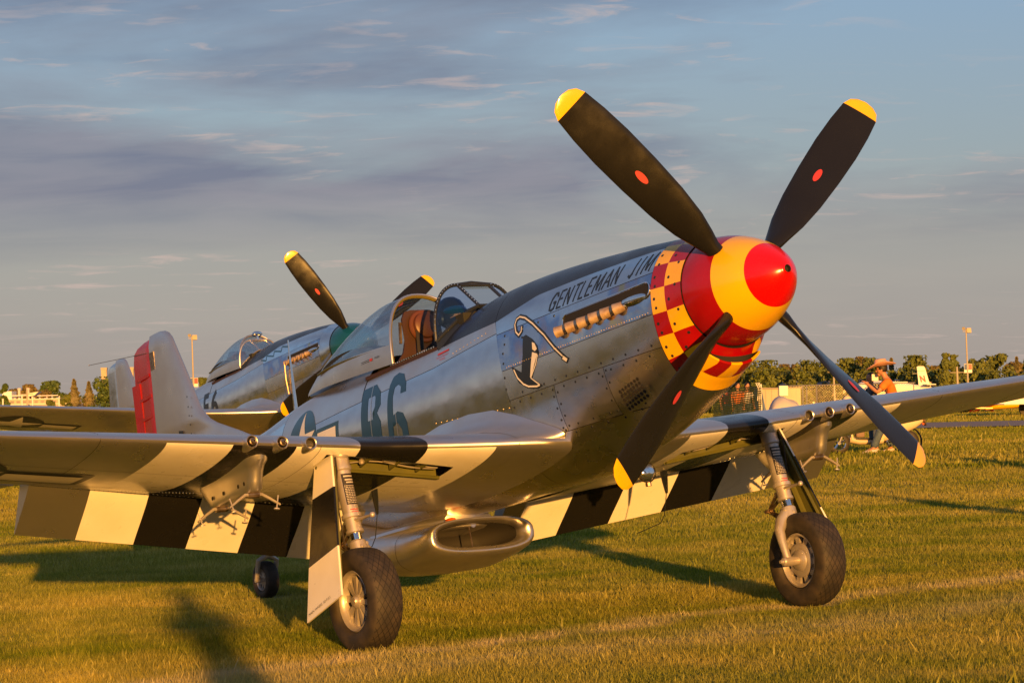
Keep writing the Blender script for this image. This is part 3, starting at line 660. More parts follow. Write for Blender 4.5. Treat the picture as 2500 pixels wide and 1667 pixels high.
def build_fuselage(root, o):
    T = lambda z: (lambda x: tz(x, z)); I = np.interp
    zA = lambda x: float(I(x, [.93, 1.03, 1.73, 2.33, 2.83, 3.75], [.355, .359, .372, .375, .30, .285]))
    l1 = lambda x: float(I(x, [2.8, 3.69, 4.49, 5.76, 6.3], [.212, .15, .133, .10, .085]))
    # dark under-skin
    xs = list(np.arange(.65, 9.27, .06)) + [9.27]; n = 56; vs = []; fs = []
    for x in xs:
        for k in range(n): vs.append(fp(x, -pi + 2 * pi * k / n, -.002))
    for i in range(len(xs) - 1):
        xm = (xs[i] + xs[i + 1]) / 2
        for k in range(n):
            t = -pi + 2 * pi * (k + .5) / n
            if 3.64 < xm < 4.80 and abs(t) < tz(xm, .27): continue
            fs.append((i * n + k, i * n + (k + 1) % n, (i + 1) * n + (k + 1) % n, (i + 1) * n + k))
    fs.append(tuple(range(n))); fs.append(tuple((len(xs) - 1) * n + k for k in range(n)))
    fus = mesh('fuselage', vs, fs, 'dark', root); g = .0022
    if o['checker']:
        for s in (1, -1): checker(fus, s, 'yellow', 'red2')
    else:
        for s in (1, -1): patch('nose_ring', .655, .932, lambda x: 0, lambda x: pi, 'alu', fus, .004, 6, 30, flip=s < 0)
    patch('antiglare_panel', .936, 2.84, lambda x: -tz(x, zA(x)), lambda x: tz(x, zA(x)), 'glare', fus, .003, 40, 24)
    patch('antiglare_panel', 2.845, 3.68, lambda x: -tz(x, zA(x)), lambda x: tz(x, zA(x)), 'glare', fus, .003, 16, 24)
    for s in (1, -1):
        fl = s < 0; side_m = o['skin']
        patch('cowl_panel', .936, (2.835, 2.792), lambda x: tz(x, zA(x)), lambda x: tz(x, .20 + g), side_m, fus, .003, 40, 8, flip=fl)
        patch('cowl_panel', .936, (2.791, 2.729), lambda x: tz(x, .20 - g), lambda x: tz(x, -.07 + g), 'heat', fus, .003, 40, 8, flip=fl)
        patch('cowl_panel', .936, (2.728, 2.679), lambda x: tz(x, -.07 - g), lambda x: tz(x, -.284 + g), 'satin', fus, .003, 40, 8, flip=fl)
        for a, b, sm_ in ((.936, 1.55, 'satin'), (1.555, 2.125, 'satin2'), (2.13, 2.676, 'satin3')):
            patch('cowl_panel', a, b, lambda x: tz(x, -.284 - g), lambda x: tz(x, -.60 + g) if x > 1.25 else tz(x, max(-.60, fs_(x)[1] + .03)), sm_, fus, .003, None, 12, flip=fl)
        patch('side_panel', (2.84, 2.797), 4.78, lambda x: tz(x, zA(min(x, 3.75)) if x < 3.68 else .285), lambda x: tz(x, l1(x) + g), 'silver', fus, .003, 40, 6, flip=fl)
        patch('side_panel', (2.797, 2.672), 4.55, lambda x: tz(x, l1(x) - g), lambda x: tz(x, -.33), side_m, fus, .003, 36, 12, flip=fl)
        patch('side_panel', 4.555, 6.30, lambda x: tz(x, l1(x) - g), lambda x: tz(x, -.33 if x < 5.8 else -.33 + (x - 5.8) * .1), side_m, fus, .003, 36, 12, flip=fl)
        patch('lower_panel', 2.68, 6.30, lambda x: tz(x, (-.33 if x < 5.8 else -.33 + (x - 5.8) * .1) - g), lambda x: pi, 'satin', fus, .003, 50, 14, flip=fl)
        patch('tail_panel', 6.306, 9.27, lambda x: 0, lambda x: pi, side_m, fus, .003, 50, 30, flip=fl)
    patch('cowl_panel',   .936, 2.676, lambda x: tz(x, -.60 - g) if x > 1.25 else tz(x, max(-.60, fs_(x)[1] + .03)), lambda x: 2 * pi - (tz(x, -.60 - g) if x > 1.25 else tz(x, max(-.60, fs_(x)[1] + .03))), 'satin', fus, .003, 40, 20)
    patch('deck_panel', 4.80, 6.30, lambda x: -tz(x, l1(x) + g), lambda x: tz(x, l1(x) + g), 'silver', fus, .003, 30, 24)
    if o['detail']:
        mb = MB()
        def fast(x, z, r=.0085, s=1, off=.0045):
            p = fside(x, z, off, s); q = fside(x, z, off + .01, s); nn = (q - p).normalized()
            mb.rev(p, nn, [(-.002, r), (.0005, r), (.0008, r * .7), (-.0005, 0)], 10)
        for x in np.arange(1.02, 2.62, .135):
            fast(x, -.284 + .028); fast(x + .05, -.284 - .03)
        for x in np.arange(1.15, 2.6, .17): fast(x, -.60 + .028); fast(x + .06, -.60 - .02 if x > 1.4 else -.60)
        for z in (-.34, -.42, -.50, -.57): fast(2.10, z); fast(2.155, z - .02); fast(2.64, z); fast(1.58, z); fast(1.53, z + .03)
        for x in (2.05, 2.25, 2.45, 2.68): fast(x, .20 - .03); fast(x, .20 - .09 if x > 2.2 else .17)
        for z in (-.02, .05, -.12, -.2): fast(2.70, z)
        for z in (.30, .16, .02, -.14, -.29, -.43): fast(.765, z - .03, .0105, off=.0055); fast(.70, z + .05, .010, off=.0055); fast(.90, z, .0105, off=.0055); fast(.89, z - .06, .010, off=.0055)
        tag(mb.build('fasteners', 'ink', fus), kind='stuff')
        mb = MB()
        for k in range(14): p = fside(2.70 + .075 * k, -.33 + .006 * k, .004); mb.ball(p, .0045, 0, 6)
        for k in range(60): p = fside(.98 + .0285 * k, -.055 if k % 2 else -.052, .0035); mb.ball(p, .0032, 0, 6)
        for k in range(10): p = fside(2.95 + .05 * k, .245 - .005 * k, .004); mb.ball(p, .0035, 0, 6)
        tag(mb.build('rivets', 'steel', fus), kind='stuff')
        # cooling grille
        def gp(u, v, off): # u along x, v down
            x = 1.19 + u * .35; z0 = -.385 - u * .075; z = z0 - v * .155; return x, z
        pl = [fside(*gp(u, v, 0), .006) for u, v in ((0, 0), (1, 0), (1, 1), (0, 1))]
        vs = []; 
        for i in range(9):
            for j in range(7): vs.append(fside(*gp(i / 8, j / 6, 0), .0065))
        gr = mesh('grille_plate', vs, [(i * 7 + j, i * 7 + j + 1, (i + 1) * 7 + j + 1, (i + 1) * 7 + j) for i in range(8) for j in range(6)], 'satin', fus)
        mb = MB()
        for i in range(7):
            for j in range(5):
                x, z = gp(.20 + .098 * i, .14 + .18 * j, 0); p = fside(x, z, .0075); q = fside(x, z, .02)
                mb.rev(p, (q - p).normalized(), [(0, .0125), (.0006, .0125), (.0006, 0)], 12)
        mb.build('grille_holes', 'dark', gr)
    # exhaust slot with rim, six stubs
    for s in ((1, -1) if o['detail'] else (1,)):
        def pill(x0, x1, zc, r, k=40):
            pts = []
            for a in np.linspace(90, 270, k // 2): pts.append((x0 + r + r * cos(radians(a)), zc + r * sin(radians(a))))
            for a in np.linspace(-90, 90, k // 2): pts.append((x1 - r + r * cos(radians(a)), zc + r * sin(radians(a))))
            return pts
        slot = polymesh([pill(.945, 1.93, .095, .046)], (.05, .02), lambda x, z: fside(x, z, .0045, s), 'exhaust_slot', 'dark', fus)
        mb = MB(); pts = [fside(x, z, .006, s) for x, z in pill(.94, 1.935, .097, .05)]; pts.append(pts[0]); mb.tube(pts, .007, 6, cap=False)
        # streamlined fairing ahead of the first stub
        rings = []
        for x, h, w in ((.985, .012, .004), (1.02, .026, .022), (1.07, .032, .034), (1.14, .034, .040), (1.2, .030, .036)):
            c = fside(x, .062, 0, s); rings.append([c + Vector((0, s * w * max(0, cos(a)) , h * sin(a))) for a in np.linspace(-pi / 2, pi * 1.5, 13)[:-1]])
        mb.loft(rings); mb.build('slot_rim', 'alu2', slot)
        for k in range(6):
            x = 1.19 + k * .137; z = .060; b = fside(x, z, -.02, s); d = Vector((.80, .56 * s, -.16)).normalized(); mb = MB()
            L = .115; pts = [b - d * .01, b + d * .04, b + d * .075, b + d * L]
            mb.tube(pts, [.027, .029, .031, .034], 14, 0, cap=False, flat=1.15)
            mb.tube([b + d * (L - .004), b + d * (L + .002), b + d * (L - .012), b + d * .02], [.034, .0315, .029, .022], 14, 1, flat=1.15)
            e = mb.build('exhaust_stub', ['stack', 'dark'], fus)
            mb = MB(); mb.tube([b + d * .022, b + d * .030], .0335, 14, flat=1.1); mb.build('stub_clamp', 'steel', e)
    # chin intake: protruding lower lip with a crescent mouth above it
    N_ = 25; lo = []; hi = []; rr = []
    for q in np.linspace(-1, 1, N_):
        y = .205 * q; zc = -.462 + .075 * abs(q) ** 2.2
        lo.append(Vector((.640 + .022 * q * q, y, zc))); hi.append(Vector((.690 - .012 * q * q, y * .98, -.412 + .030 * abs(q) ** 2))); 
        x2 = .80; rr.append(fp(x2, pi - math.asin(min(1, abs(y) * 1.12 / .36)) if y >= 0 else -(pi - math.asin(min(1, abs(y) * 1.12 / .36))), .008))
    mb = MB()
    for i in range(N_ - 1):
        seg = (i // 5) % 2
        def ring(p, e): return [p + Vector((.05, 0, .006)), p + Vector((.010, 0, .008)), p, p + Vector((.004, 0, -.010)), p + Vector((.03, 0, -.022)), p.lerp(e, .55) + Vector((0, 0, -.010)), e]
        mb.loft([ring(lo[i], rr[i]), ring(lo[i + 1], rr[i + 1])], seg, False, False)
    mb.build('intake_lip', ['yellow', 'red2'] if o['checker'] else ['alu', 'alu'], fus)
    mb = MB()
    for i in range(N_ - 1): mb.add([lo[i] + Vector((.045, 0, .006)), lo[i + 1] + Vector((.045, 0, .006)), hi[i + 1] + Vector((-.012, 0, 0)), hi[i] + Vector((-.012, 0, 0))], [(0, 1, 2, 3)])
    mb.build('intake_mouth', 'dark', fus)
    # spinner backplate
    mb = MB(); mb.rev((0, 0, 0), (1, 0, 0), [(.643, 0), (.643, .350), (.66, .352)], 64); mb.build('backplate', 'dark', fus)
    return fus
def build_tail(root, o):
    zs = [.12, .30, .42, .50, .577, .642, .70, .78, .90, 1.03, 1.163, 1.30, 1.438, 1.496, 1.545, 1.575, 1.592]
    le = lambda z: float(np.interp(z, [.12, .30, .42, .577, .642, .70, .78, 1.163, 1.438, 1.496, 1.545, 1.575, 1.592], [7.2, 7.35, 7.66, 8.10, 8.25, 8.325, 8.398, 8.614, 8.777, 8.81, 8.86, 8.93, 9.03]))
    hx = 9.257; mb = MB(); rings = []
    prof = [0, .01, .03, .07, .14, .25, .4, .6, .8, 1.0]; pt = [0, .25, .42, .6, .76, .9, .98, 1.0, .95, .84]
    for z in zs:
        T = float(np.interp(z, [.12, .5, .8, 1.5, 1.592], [.075, .062, .058, .038, .012])); a = le(z)
        if z < .6: T *= .9
        r = [Vector((a + (hx - a) * s, T * p * (1 if z > .62 else min(1, .35 + s * 1.2)), z)) for s, p in zip(prof, pt)]
        rings.append(r[::-1] + [Vector((p.x, -p.y, p.z)) for p in r[1:]])
    mb.loft(rings, cap0=False); fin = mb.build('tail_fin', 'silver', root)
    mb = MB(); rings = []
    zr = [.02, .10, .3, .5, .77, 1.0, 1.25, 1.42, 1.50, 1.54, 1.565]
    te = lambda z: float(np.interp(z, [.02, .10, .3, .77, 1.25, 1.42, 1.50, 1.54, 1.565], [9.6, 9.72, 9.775, 9.76, 9.70, 9.685, 9.655, 9.57, 9.40]))
    for z in zr:
        T = float(np.interp(z, [.0, .5, 1.5, 1.565], [.058, .052, .030, .010])); b = te(z)
        q = [(hx + .012, .8), (hx + .03, .92), (hx + (b - hx) * .3, .62), (hx + (b - hx) * .65, .3), (b, .03)]
        rings.append([Vector((x, T * p, z)) for x, p in q] + [Vector((x, -T * p, z)) for x, p in q[::-1]])
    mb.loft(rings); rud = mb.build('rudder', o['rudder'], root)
    if o['detail']:
        for za, zb in ((1.246, 1.249), (1.055, 1.072), (.876, .886)):
            mb = MB(); mb.box((9.30, .0345, za - .014), (9.60, .040, za + .014), rot=Matrix.Rotation(-.05, 3, 'Z'), c=Vector((9.3, .04, 1))); mb.build('rudder_rib', o['rudder'], rud)
        mb = MB(); mb.box((9.57, .008, .70), (9.74, .020, 1.216)); mb.build('trim_tab', o['rudder'], rud)
        mb = MB(); mb.tube([(9.155, .03, 1.43), (10.70, .0, 1.626)], .0028, 5); mb.ball((10.70, 0, 1.626), .006, 0, 6); mb.build('aerial_wire', 'steel', fin)
        mb = MB(); mb.box((9.15, .038, 1.272), (9.243, .043, 1.433)); mb.build('fin_hatch', 'steel', fin)
        polymesh([[(8.68, .615), (8.77, .63), (8.77, .50), (8.69, .49)]], (.1, .1), lambda x, z: Vector((x, .062, z)), 'tail_code', 'ink', fin)
        mb = MB()
        for z in (.95, .86, .78, .70, .62): mb.rev((8.52, .0605, z - .06), (0, 1, 0), [(0, .008), (.002, .008), (.002, 0)], 8)
        mb.build('fin_fasteners', 'ink', fin)
        mb = MB()
    for s in (1, -1):
        mb = MB(); rings = []
        for y in (0, .1, .6, 1.2, 1.7, 1.9, 1.97):
            a = 8.25 + y * .14; b = 9.25 - y * .04; h = .055 - .018 * y
            if y > 1.8: a += (y - 1.8) * 1.4; b -= (y - 1.8) * 1.0
            q = [(0, .05), (.03, .5), (.1, .85), (.35, 1), (.7, .7), (1, .08)]
            rings.append([Vector((a + (b - a) * u, s * y, .335 + h * p)) for u, p in q] + [Vector((a + (b - a) * u, s * y, .335 - h * p)) for u, p in q[::-1]])
        mb.loft(rings); mb.build('tailplane', 'silver', root)
        mb = MB(); rings = []
        for y in (.12, .6, 1.2, 1.9):
            b = 9.26 - y * .04; rings.append([Vector((b, s * y, .36)), Vector((b + .30 - .05 * y, s * y, .338)), Vector((b + .30 - .05 * y, s * y, .330)), Vector((b, s * y, .31))])
        mb.loft(rings); mb.build('elevator', 'silver', root)
    # tailwheel
    mb = MB(); mb.tube([(7.38, 0, -.22), (7.42, 0, -.55), (7.46, 0, -.68)], [.04, .035, .035], 12)
    mb.tube([(7.46, .0, -.68), (7.48, .085, -.72), (7.55, .085, -.875)], [.03, .022, .02], 8); mb.tube([(7.46, .0, -.68), (7.48, -.085, -.72), (7.55, -.085, -.875)], [.03, .022, .02], 8)
    mb.tube([(7.55, -.1, -.875), (7.55, .1, -.875)], .02, 8); mb.build('tailwheel_fork', 'gearsil', root)
    wheel(root, (7.55, 0, -.875), .158, .115, 1, 'tailwheel')
    for s in (1, -1):
        mb = MB(); mb.add([(7.1, .12 * s, -.30), (7.62, .10 * s, -.24), (7.60, .26 * s, -.50), (7.16, .28 * s, -.54)], [(0, 1, 2, 3)]); mb.add([(7.1, .13 * s, -.30), (7.62, .11 * s, -.24), (7.60, .27 * s, -.50), (7.16, .29 * s, -.54)], [(3, 2, 1, 0)], 1); mb.build('tailwheel_door', ['zinc', 'silver'], root, smooth=False)
def selr(x, zc, hw, hh, n=2.8, k=36, top=None):
    r = []
    for i in range(k):
        a = 2 * pi * i / k; c, s = cos(a), sin(a); y = hw * math.copysign(abs(c) ** (2 / n), c); z = zc + hh * math.copysign(abs(s) ** (2 / n), s)
        if top is not None: z = min(z, top)
        r.append(Vector((x, y, z)))
    return r
def build_scoop(root, o):
    mb = MB()
    B = [(3.985, .400, -.925, -1.135), (3.975, .425, -.915, -1.155), (3.985, .445, -.908, -1.175), (4.03, .455, -.905, -1.195), (4.12, .458, -.905, -1.215), (4.40, .455, -.90, -1.25), (4.80, .445, -.86, -1.228), (5.20, .425, -.80, -1.165), (5.60, .39, -.70, -1.06), (6.10, .33, -.56, -.90), (6.55, .27, -.46, -.74), (6.80, .24, -.42, -.63)]
    I_ = [(4.60, .34, -.95, -1.12), (4.08, .35, -.945, -1.118), (4.01, .37, -.938, -1.122)]
    rings = [selr(x, (a + b) / 2, hw, (a - b) / 2) for x, hw, a, b in I_ + B]
    rings[0] = selr(4.6, -1.035, .34, .085)
    n = len(rings[0]); vs = [v for r in rings for v in r]; fs = []; mi = []
    for i in range(len(rings) - 1):
        for k in range(n): fs.append((i * n + k, i * n + (k + 1) % n, (i + 1) * n + (k + 1) % n, (i + 1) * n + k)); mi.append(1 if i < 1 else 0)
    fs.append(tuple(range(n))); mi.append(1); fs.append(tuple((len(rings) - 1) * n + k for k in range(n))); mi.append(1)
    sc = mesh('radiator_scoop', vs, fs, ['silver', 'dark'], root, mi); bm = bmesh.new(); bm.from_mesh(sc.data); bmesh.ops.recalc_face_normals(bm, faces=bm.faces); bm.to_mesh(sc.data); bm.free()
    mb = MB(); rings = [selr(x, -.90, hw, .07, 2.4, 24) for x, hw in ((4.10, .03), (4.16, .20), (4.30, .30), (4.6, .36), (5.0, .38))]; mb.loft(rings); mb.build('scoop_neck', 'silver', sc)
    mb = MB(); mb.tube([(4.10, .03, -1.125), (4.12, .03, -.935)], .006, 6); mb.build('duct_splitter', 'steel', sc)
    mb = MB(); rings = [[v * 1.0 + Vector((0, 0, 0)) for v in selr(x, (a + b) / 2, hw + .0015, (a - b) / 2 + .0015, 2.8, 48)] for x, hw, a, b in ((4.50, .4525, -.885, -1.244), (4.505, .4525, -.885, -1.2435))]; mb.loft(rings, 0, False, False); mb.build('scoop_seam', 'dark', sc)
    mb = MB(); mb.ball((4.08, .20, -.905), .035, 0, 12, (1.6, 1, .5)); mb.build('belly_lamp', 'orange', sc)
def build_canopy(root, o):
    dx = o['canopy_dx']
    ST_ = [(4.33, .365, .32, .467, .870), (4.60, .37, .33, .485, .878), (4.90, .365, .345, .50, .848), (5.20, .345, .36, .515, .790), (5.50, .305, .38, .525, .708), (5.80, .235, .40, .52, .620), (6.05, .155, .42, .48, .540), (6.25, .075, .44, .47, .492), (6.37, .010, .455, .460, .468)]
    X = [a[0] for a in ST_]; f = lambda x, k: float(pch(np.array(X), np.array([a[k] for a in ST_]), x))
    vs = []; fg = []; fm = []; nq = 28; xs = list(np.linspace(4.33, 6.0, 26)) + [6.08, 6.16, 6.25, 6.31, 6.35, 6.37]; m = None; sk = 3
    for x in xs:
        w, zb, zr, zt = (f(x, k) for k in (1, 2, 3, 4)); zr = min(zr, zt - .003); n_ = 2.25
        qr = math.asin(min(1, max(0, (zr - zb) / (zt - zb))) ** (n_ / 2))
        qs = list(np.linspace(0, qr, sk + 1)) + list(np.linspace(qr, pi - qr, nq + 1))[1:] + list(np.linspace(pi - qr, pi, sk + 1))[1:]
        m = len(qs)
        for q in qs:
            y = w * math.copysign(abs(cos(q)) ** (2 / n_), cos(q)); z = zb + (zt - zb) * max(0, sin(q)) ** (2 / n_)
            h = (z - zb) / .56; vs.append(Vector((x + dx + (.14 * h * h if x < 4.34 else .14 * h * h * max(0, 1 - (x - 4.33) / 1.2)), y, z)))
    for i in range(len(xs) - 1):
        for k in range(m - 1):
            q = (i * m + k, i * m + k + 1, (i + 1) * m + k + 1, (i + 1) * m + k); met = k < sk or k >= m - 1 - sk or xs[i] > 5.70
            (fm if met else fg).append(q)
    can = mesh('canopy', vs, fm, 'silver', root)
    mesh('canopy_glass', vs, fg, 'glass', can)
    fr = vs[:m]
    mb = MB(); mb.tube([p + Vector((0, 0, 0)) for p in fr], .009, 8); mb.build('canopy_frame', 'silver', can)
    mb = MB(); c = Vector((4.40 + dx, 0, .45)); inner = [c + (p - c) * .962 + Vector((.012, 0, 0)) for p in fr]; mb.tube(inner, .011, 6, flat=1.3); mb.build('inner_frame', 'innerframe' if o['detail'] else 'silver', can)
    for s in (1, -1):
        mb = MB(); mb.tube([Vector((x + dx + .02, s * (f(x, 1) * .95), f(x, 3) - .01)) for x in np.linspace(4.4, 5.7, 14)], .010, 6); mb.build('inner_rail', 'zinc', can)
        # lightening-hole truss inside the glass
        mb = MB(); p = [Vector((x + dx, s * (f(x, 1) * .93), f(x, 3) - .0 + .06 * sin(pi * (x - 4.4) / 1.3))) for x in np.linspace(4.42, 5.6, 12)]
        for a, b in zip(p, p[1:]): mb.add([Vector((a.x, a.y, f(a.x - dx, 3) - .03)), Vector((b.x, b.y, f(b.x - dx, 3) - .03)), b, a], [(0, 1, 2, 3)])
        mb.build('inner_truss', 'pit', can)
    if o['detail']:
        def cs(u, v): w, zb, zt = f(u, 1), f(u, 2), f(u, 4); q = math.asin(((v - zb) / (zt - zb)) ** (1.125)); return Vector((u + dx, w * abs(cos(q)) ** (2 / 2.25) + .003, v))
        polymesh([[(4.66, .405), (4.62, .405), (4.62, .425), (4.66, .425)]], (.05, .05), cs, 'arrow_mark', 'redtext', can)
        polymesh([[(4.80, .408), (4.66, .408), (4.66, .411), (4.80, .411)]], (.05, .05), cs, 'arrow_mark', 'ink', can)
        polymesh([[(4.80, .420), (4.66, .420), (4.66, .423), (4.80, .423)]], (.05, .05), cs, 'arrow_mark', 'ink', can)
        lay(text_bm('PUSH'), (.3, .6), lambda u, v: cs(4.58 - .07 * u, .408 + .016 * v), 'push_stencil', 'ink', can)
def build_windshield(root, o):
    ap = Vector((3.655, .13, .758)); F = Vector((3.395, .13, .545)); n_ = 2.0
    def arch(u, s): # u 0 apex -> 1 base
        q = u * pi / 2; y = .13 + .235 * sin(q) ** .9; z = .345 + .413 * cos(q) ** .85 if q < pi / 2 - 1e-6 else .345
        return Vector((3.655 + .01 * u, s * y, z))
    def low(u, s):
        x = 3.395 + (3.665 - 3.395) * u; z = .545 + (.345 - .545) * u ** 1.15; return Vector((x, s * (.13 + .235 * u ** .8), z))
    ws = None
    vs = [Vector((ap.x, s * ap.y, ap.z)) for s in (1, -1)] + [Vector((F.x, s * F.y, F.z)) for s in (-1, 1)]
    # bent steel post frame is the part, glass panes are its children
    mb = MB()
    for s in (1, -1):
        mb.tube([arch(u, s) for u in np.linspace(0, 1, 14)], .014, 8); mb.tube([Vector((ap.x, s * ap.y, ap.z)), Vector((F.x, s * F.y, F.z))], .017, 6, flat=.6)
        mb.tube([low(u, s) for u in np.linspace(0, 1, 10)], .013, 6)
    mb.tube([arch(0, 1), Vector((3.67, 0, .775)), arch(0, -1)], .014, 8)
    mb.tube([Vector((F.x, s * F.y, F.z)) for s in (1, -1)], .012, 6)
    mb.tube([Vector((ap.x - .03, s * ap.y, ap.z - .012)) for s in (1, -1)], .012, 6)
    wf = mb.build('windshield_frame', 'silver' if not o['detail'] else 'glare', root)
    mesh('front_pane', vs, [(0, 1, 2, 3)], 'glass', wf, smooth=False)
    mesh('top_fairing', [arch(0, 1), Vector((3.67, 0, .775)), arch(0, -1), Vector((3.625, -.13, .745)), Vector((3.63, 0, .755)), Vector((3.625, .13, .745))], [(0, 1, 4, 5), (1, 2, 3, 4)], 'silver', wf)
    for s in (1, -1):
        g = []; fs = []; a_ = 12; b_ = 8
        for i in range(a_ + 1):
            for j in range(b_ + 1): u = i / a_; v = j / b_; p = arch(u, s).lerp(low(u, s), v); p.y += s * .02 * sin(pi * v) * sin(pi * u); g.append(p)
        for i in range(a_):
            for j in range(b_): k = i * (b_ + 1) + j; fs.append((k, k + 1, k + b_ + 2, k + b_ + 1))
        mesh('side_pane', g, fs, 'bglass' if o['detail'] else 'glass', wf)
        # cowl skin rising to the sill between pane and fuselage
        vs = []
        for u in np.linspace(0, 1, 9): vs.append(low(u, s) + Vector((0, 0, -.004))); x = low(u, s).x; vs.append(fside(x, max(.27, low(u, s).z - .09), .001, s))
        mesh('pane_skirt', vs, [(2 * i, 2 * i + 1, 2 * i + 3, 2 * i + 2) for i in range(8)], 'glare', wf)
    mb = MB()
    if o['detail']:
        for s in (1, -1):
            for t in np.linspace(.08, .95, 9):
                p = Vector((ap.x, s * ap.y, ap.z)).lerp(Vector((F.x, s * F.y, F.z)), t); mb.ball(p + Vector((-.006, s * .012, .014)), .0042, 0, 6)
            for u in np.linspace(.05, .98, 16): p = arch(u, s); mb.ball(p + Vector((-.013, s * .006, .004)), .0038, 0, 6)
        tag(mb.build('frame_screws', 'alu2', wf), kind='stuff')
def build_cockpit(root, o):
    # tub
    vs = []; fs = []
    sec = lambda x: [(-.335, .30), (-.36, .1), (-.36, -.2), (-.25, -.42), (.25, -.42), (.36, -.2), (.36, .1), (.335, .30)]
    for x in (3.45, 4.80): vs += [Vector((x, y, z)) for y, z in sec(x)]
    fs = [(i, i + 1, 9 + i, 8 + i) for i in range(7)] + [tuple(range(8)), tuple(range(8, 16))]
    tub = mesh('cockpit_tub', vs, fs, 'pit', root, smooth=False)
    mb = MB(); mb.box((3.42, -.26, .40), (3.66, .26, .50)); mb.box((3.60, -.06, .50), (3.68, .06, .58)); mb.box((3.64, -.20, .22), (3.66, .20, .42)); mb.build('instrument_panel', 'pit', tub, smooth=False)
    for s in (1, -1):                                            # sill rail with notches
        mb = MB(); mb.box((3.68, s * .335 - .012, .285), (4.80, s * .335 + .012, .312)); r_ = mb.build('sill_rail', 'board', tub, smooth=False)
        if o['detail']:
            mb = MB()
            for k in range(20): mb.box((3.72 + .034 * k, s * .350 - .006, .312), (3.740 + .034 * k, s * .350 + .006, .322))
            mb.build('rail_lugs', 'alu2', r_, smooth=False)
    # seat back board with head pad
    seat = MB(); yz = [(-.27, -.30), (.27, -.30), (.27, .34), (.20, .42), (.165, .52), (.165, .68), (.135, .735), (.08, .75), (-.08, .75), (-.135, .735), (-.165, .68), (-.165, .52), (-.20, .42), (-.27, .34)]
    seat.loft([[Vector((4.42 + .08 * (z - .3), y, z)) for y, z in yz], [Vector((4.44 + .08 * (z - .3), y, z)) for y, z in yz]])
    sb = seat.build('seat_back', 'board', root, auto=30)
    mb = MB(); mb.rev((4.435, 0, .615), (-1, 0, .08), [(0, .125), (.015, .128), (.025, .122), (.027, .100), (.055, .096), (.066, .080), (.070, 0)], 28); mb.build('head_pad', 'brown', sb)
    mb = MB(); mb.box((4.18, -.23, -.12), (4.42, .23, -.02)); mb.box((4.30, -.25, -.10), (4.42, -.20, .22)); mb.box((4.30, .20, -.10), (4.42, .25, .22)); mb.build('seat_pan', 'zinc', sb)
    for s in (1, -1):
        mb = MB(); mb.tube([(4.43, s * .06, .66), (4.38, s * .07, .56), (4.36, s * .09, .40), (4.34, s * .10, .25), (4.20, s * .10, .0)], .028, 6, flat=.2); mb.build('shoulder_belt', 'belt', sb)
    mb = MB(); mb.tube([(4.48, .17, .66), (4.49, .18, .50)], .014, 6); mb.build('seat_bracket', 'steel', sb)
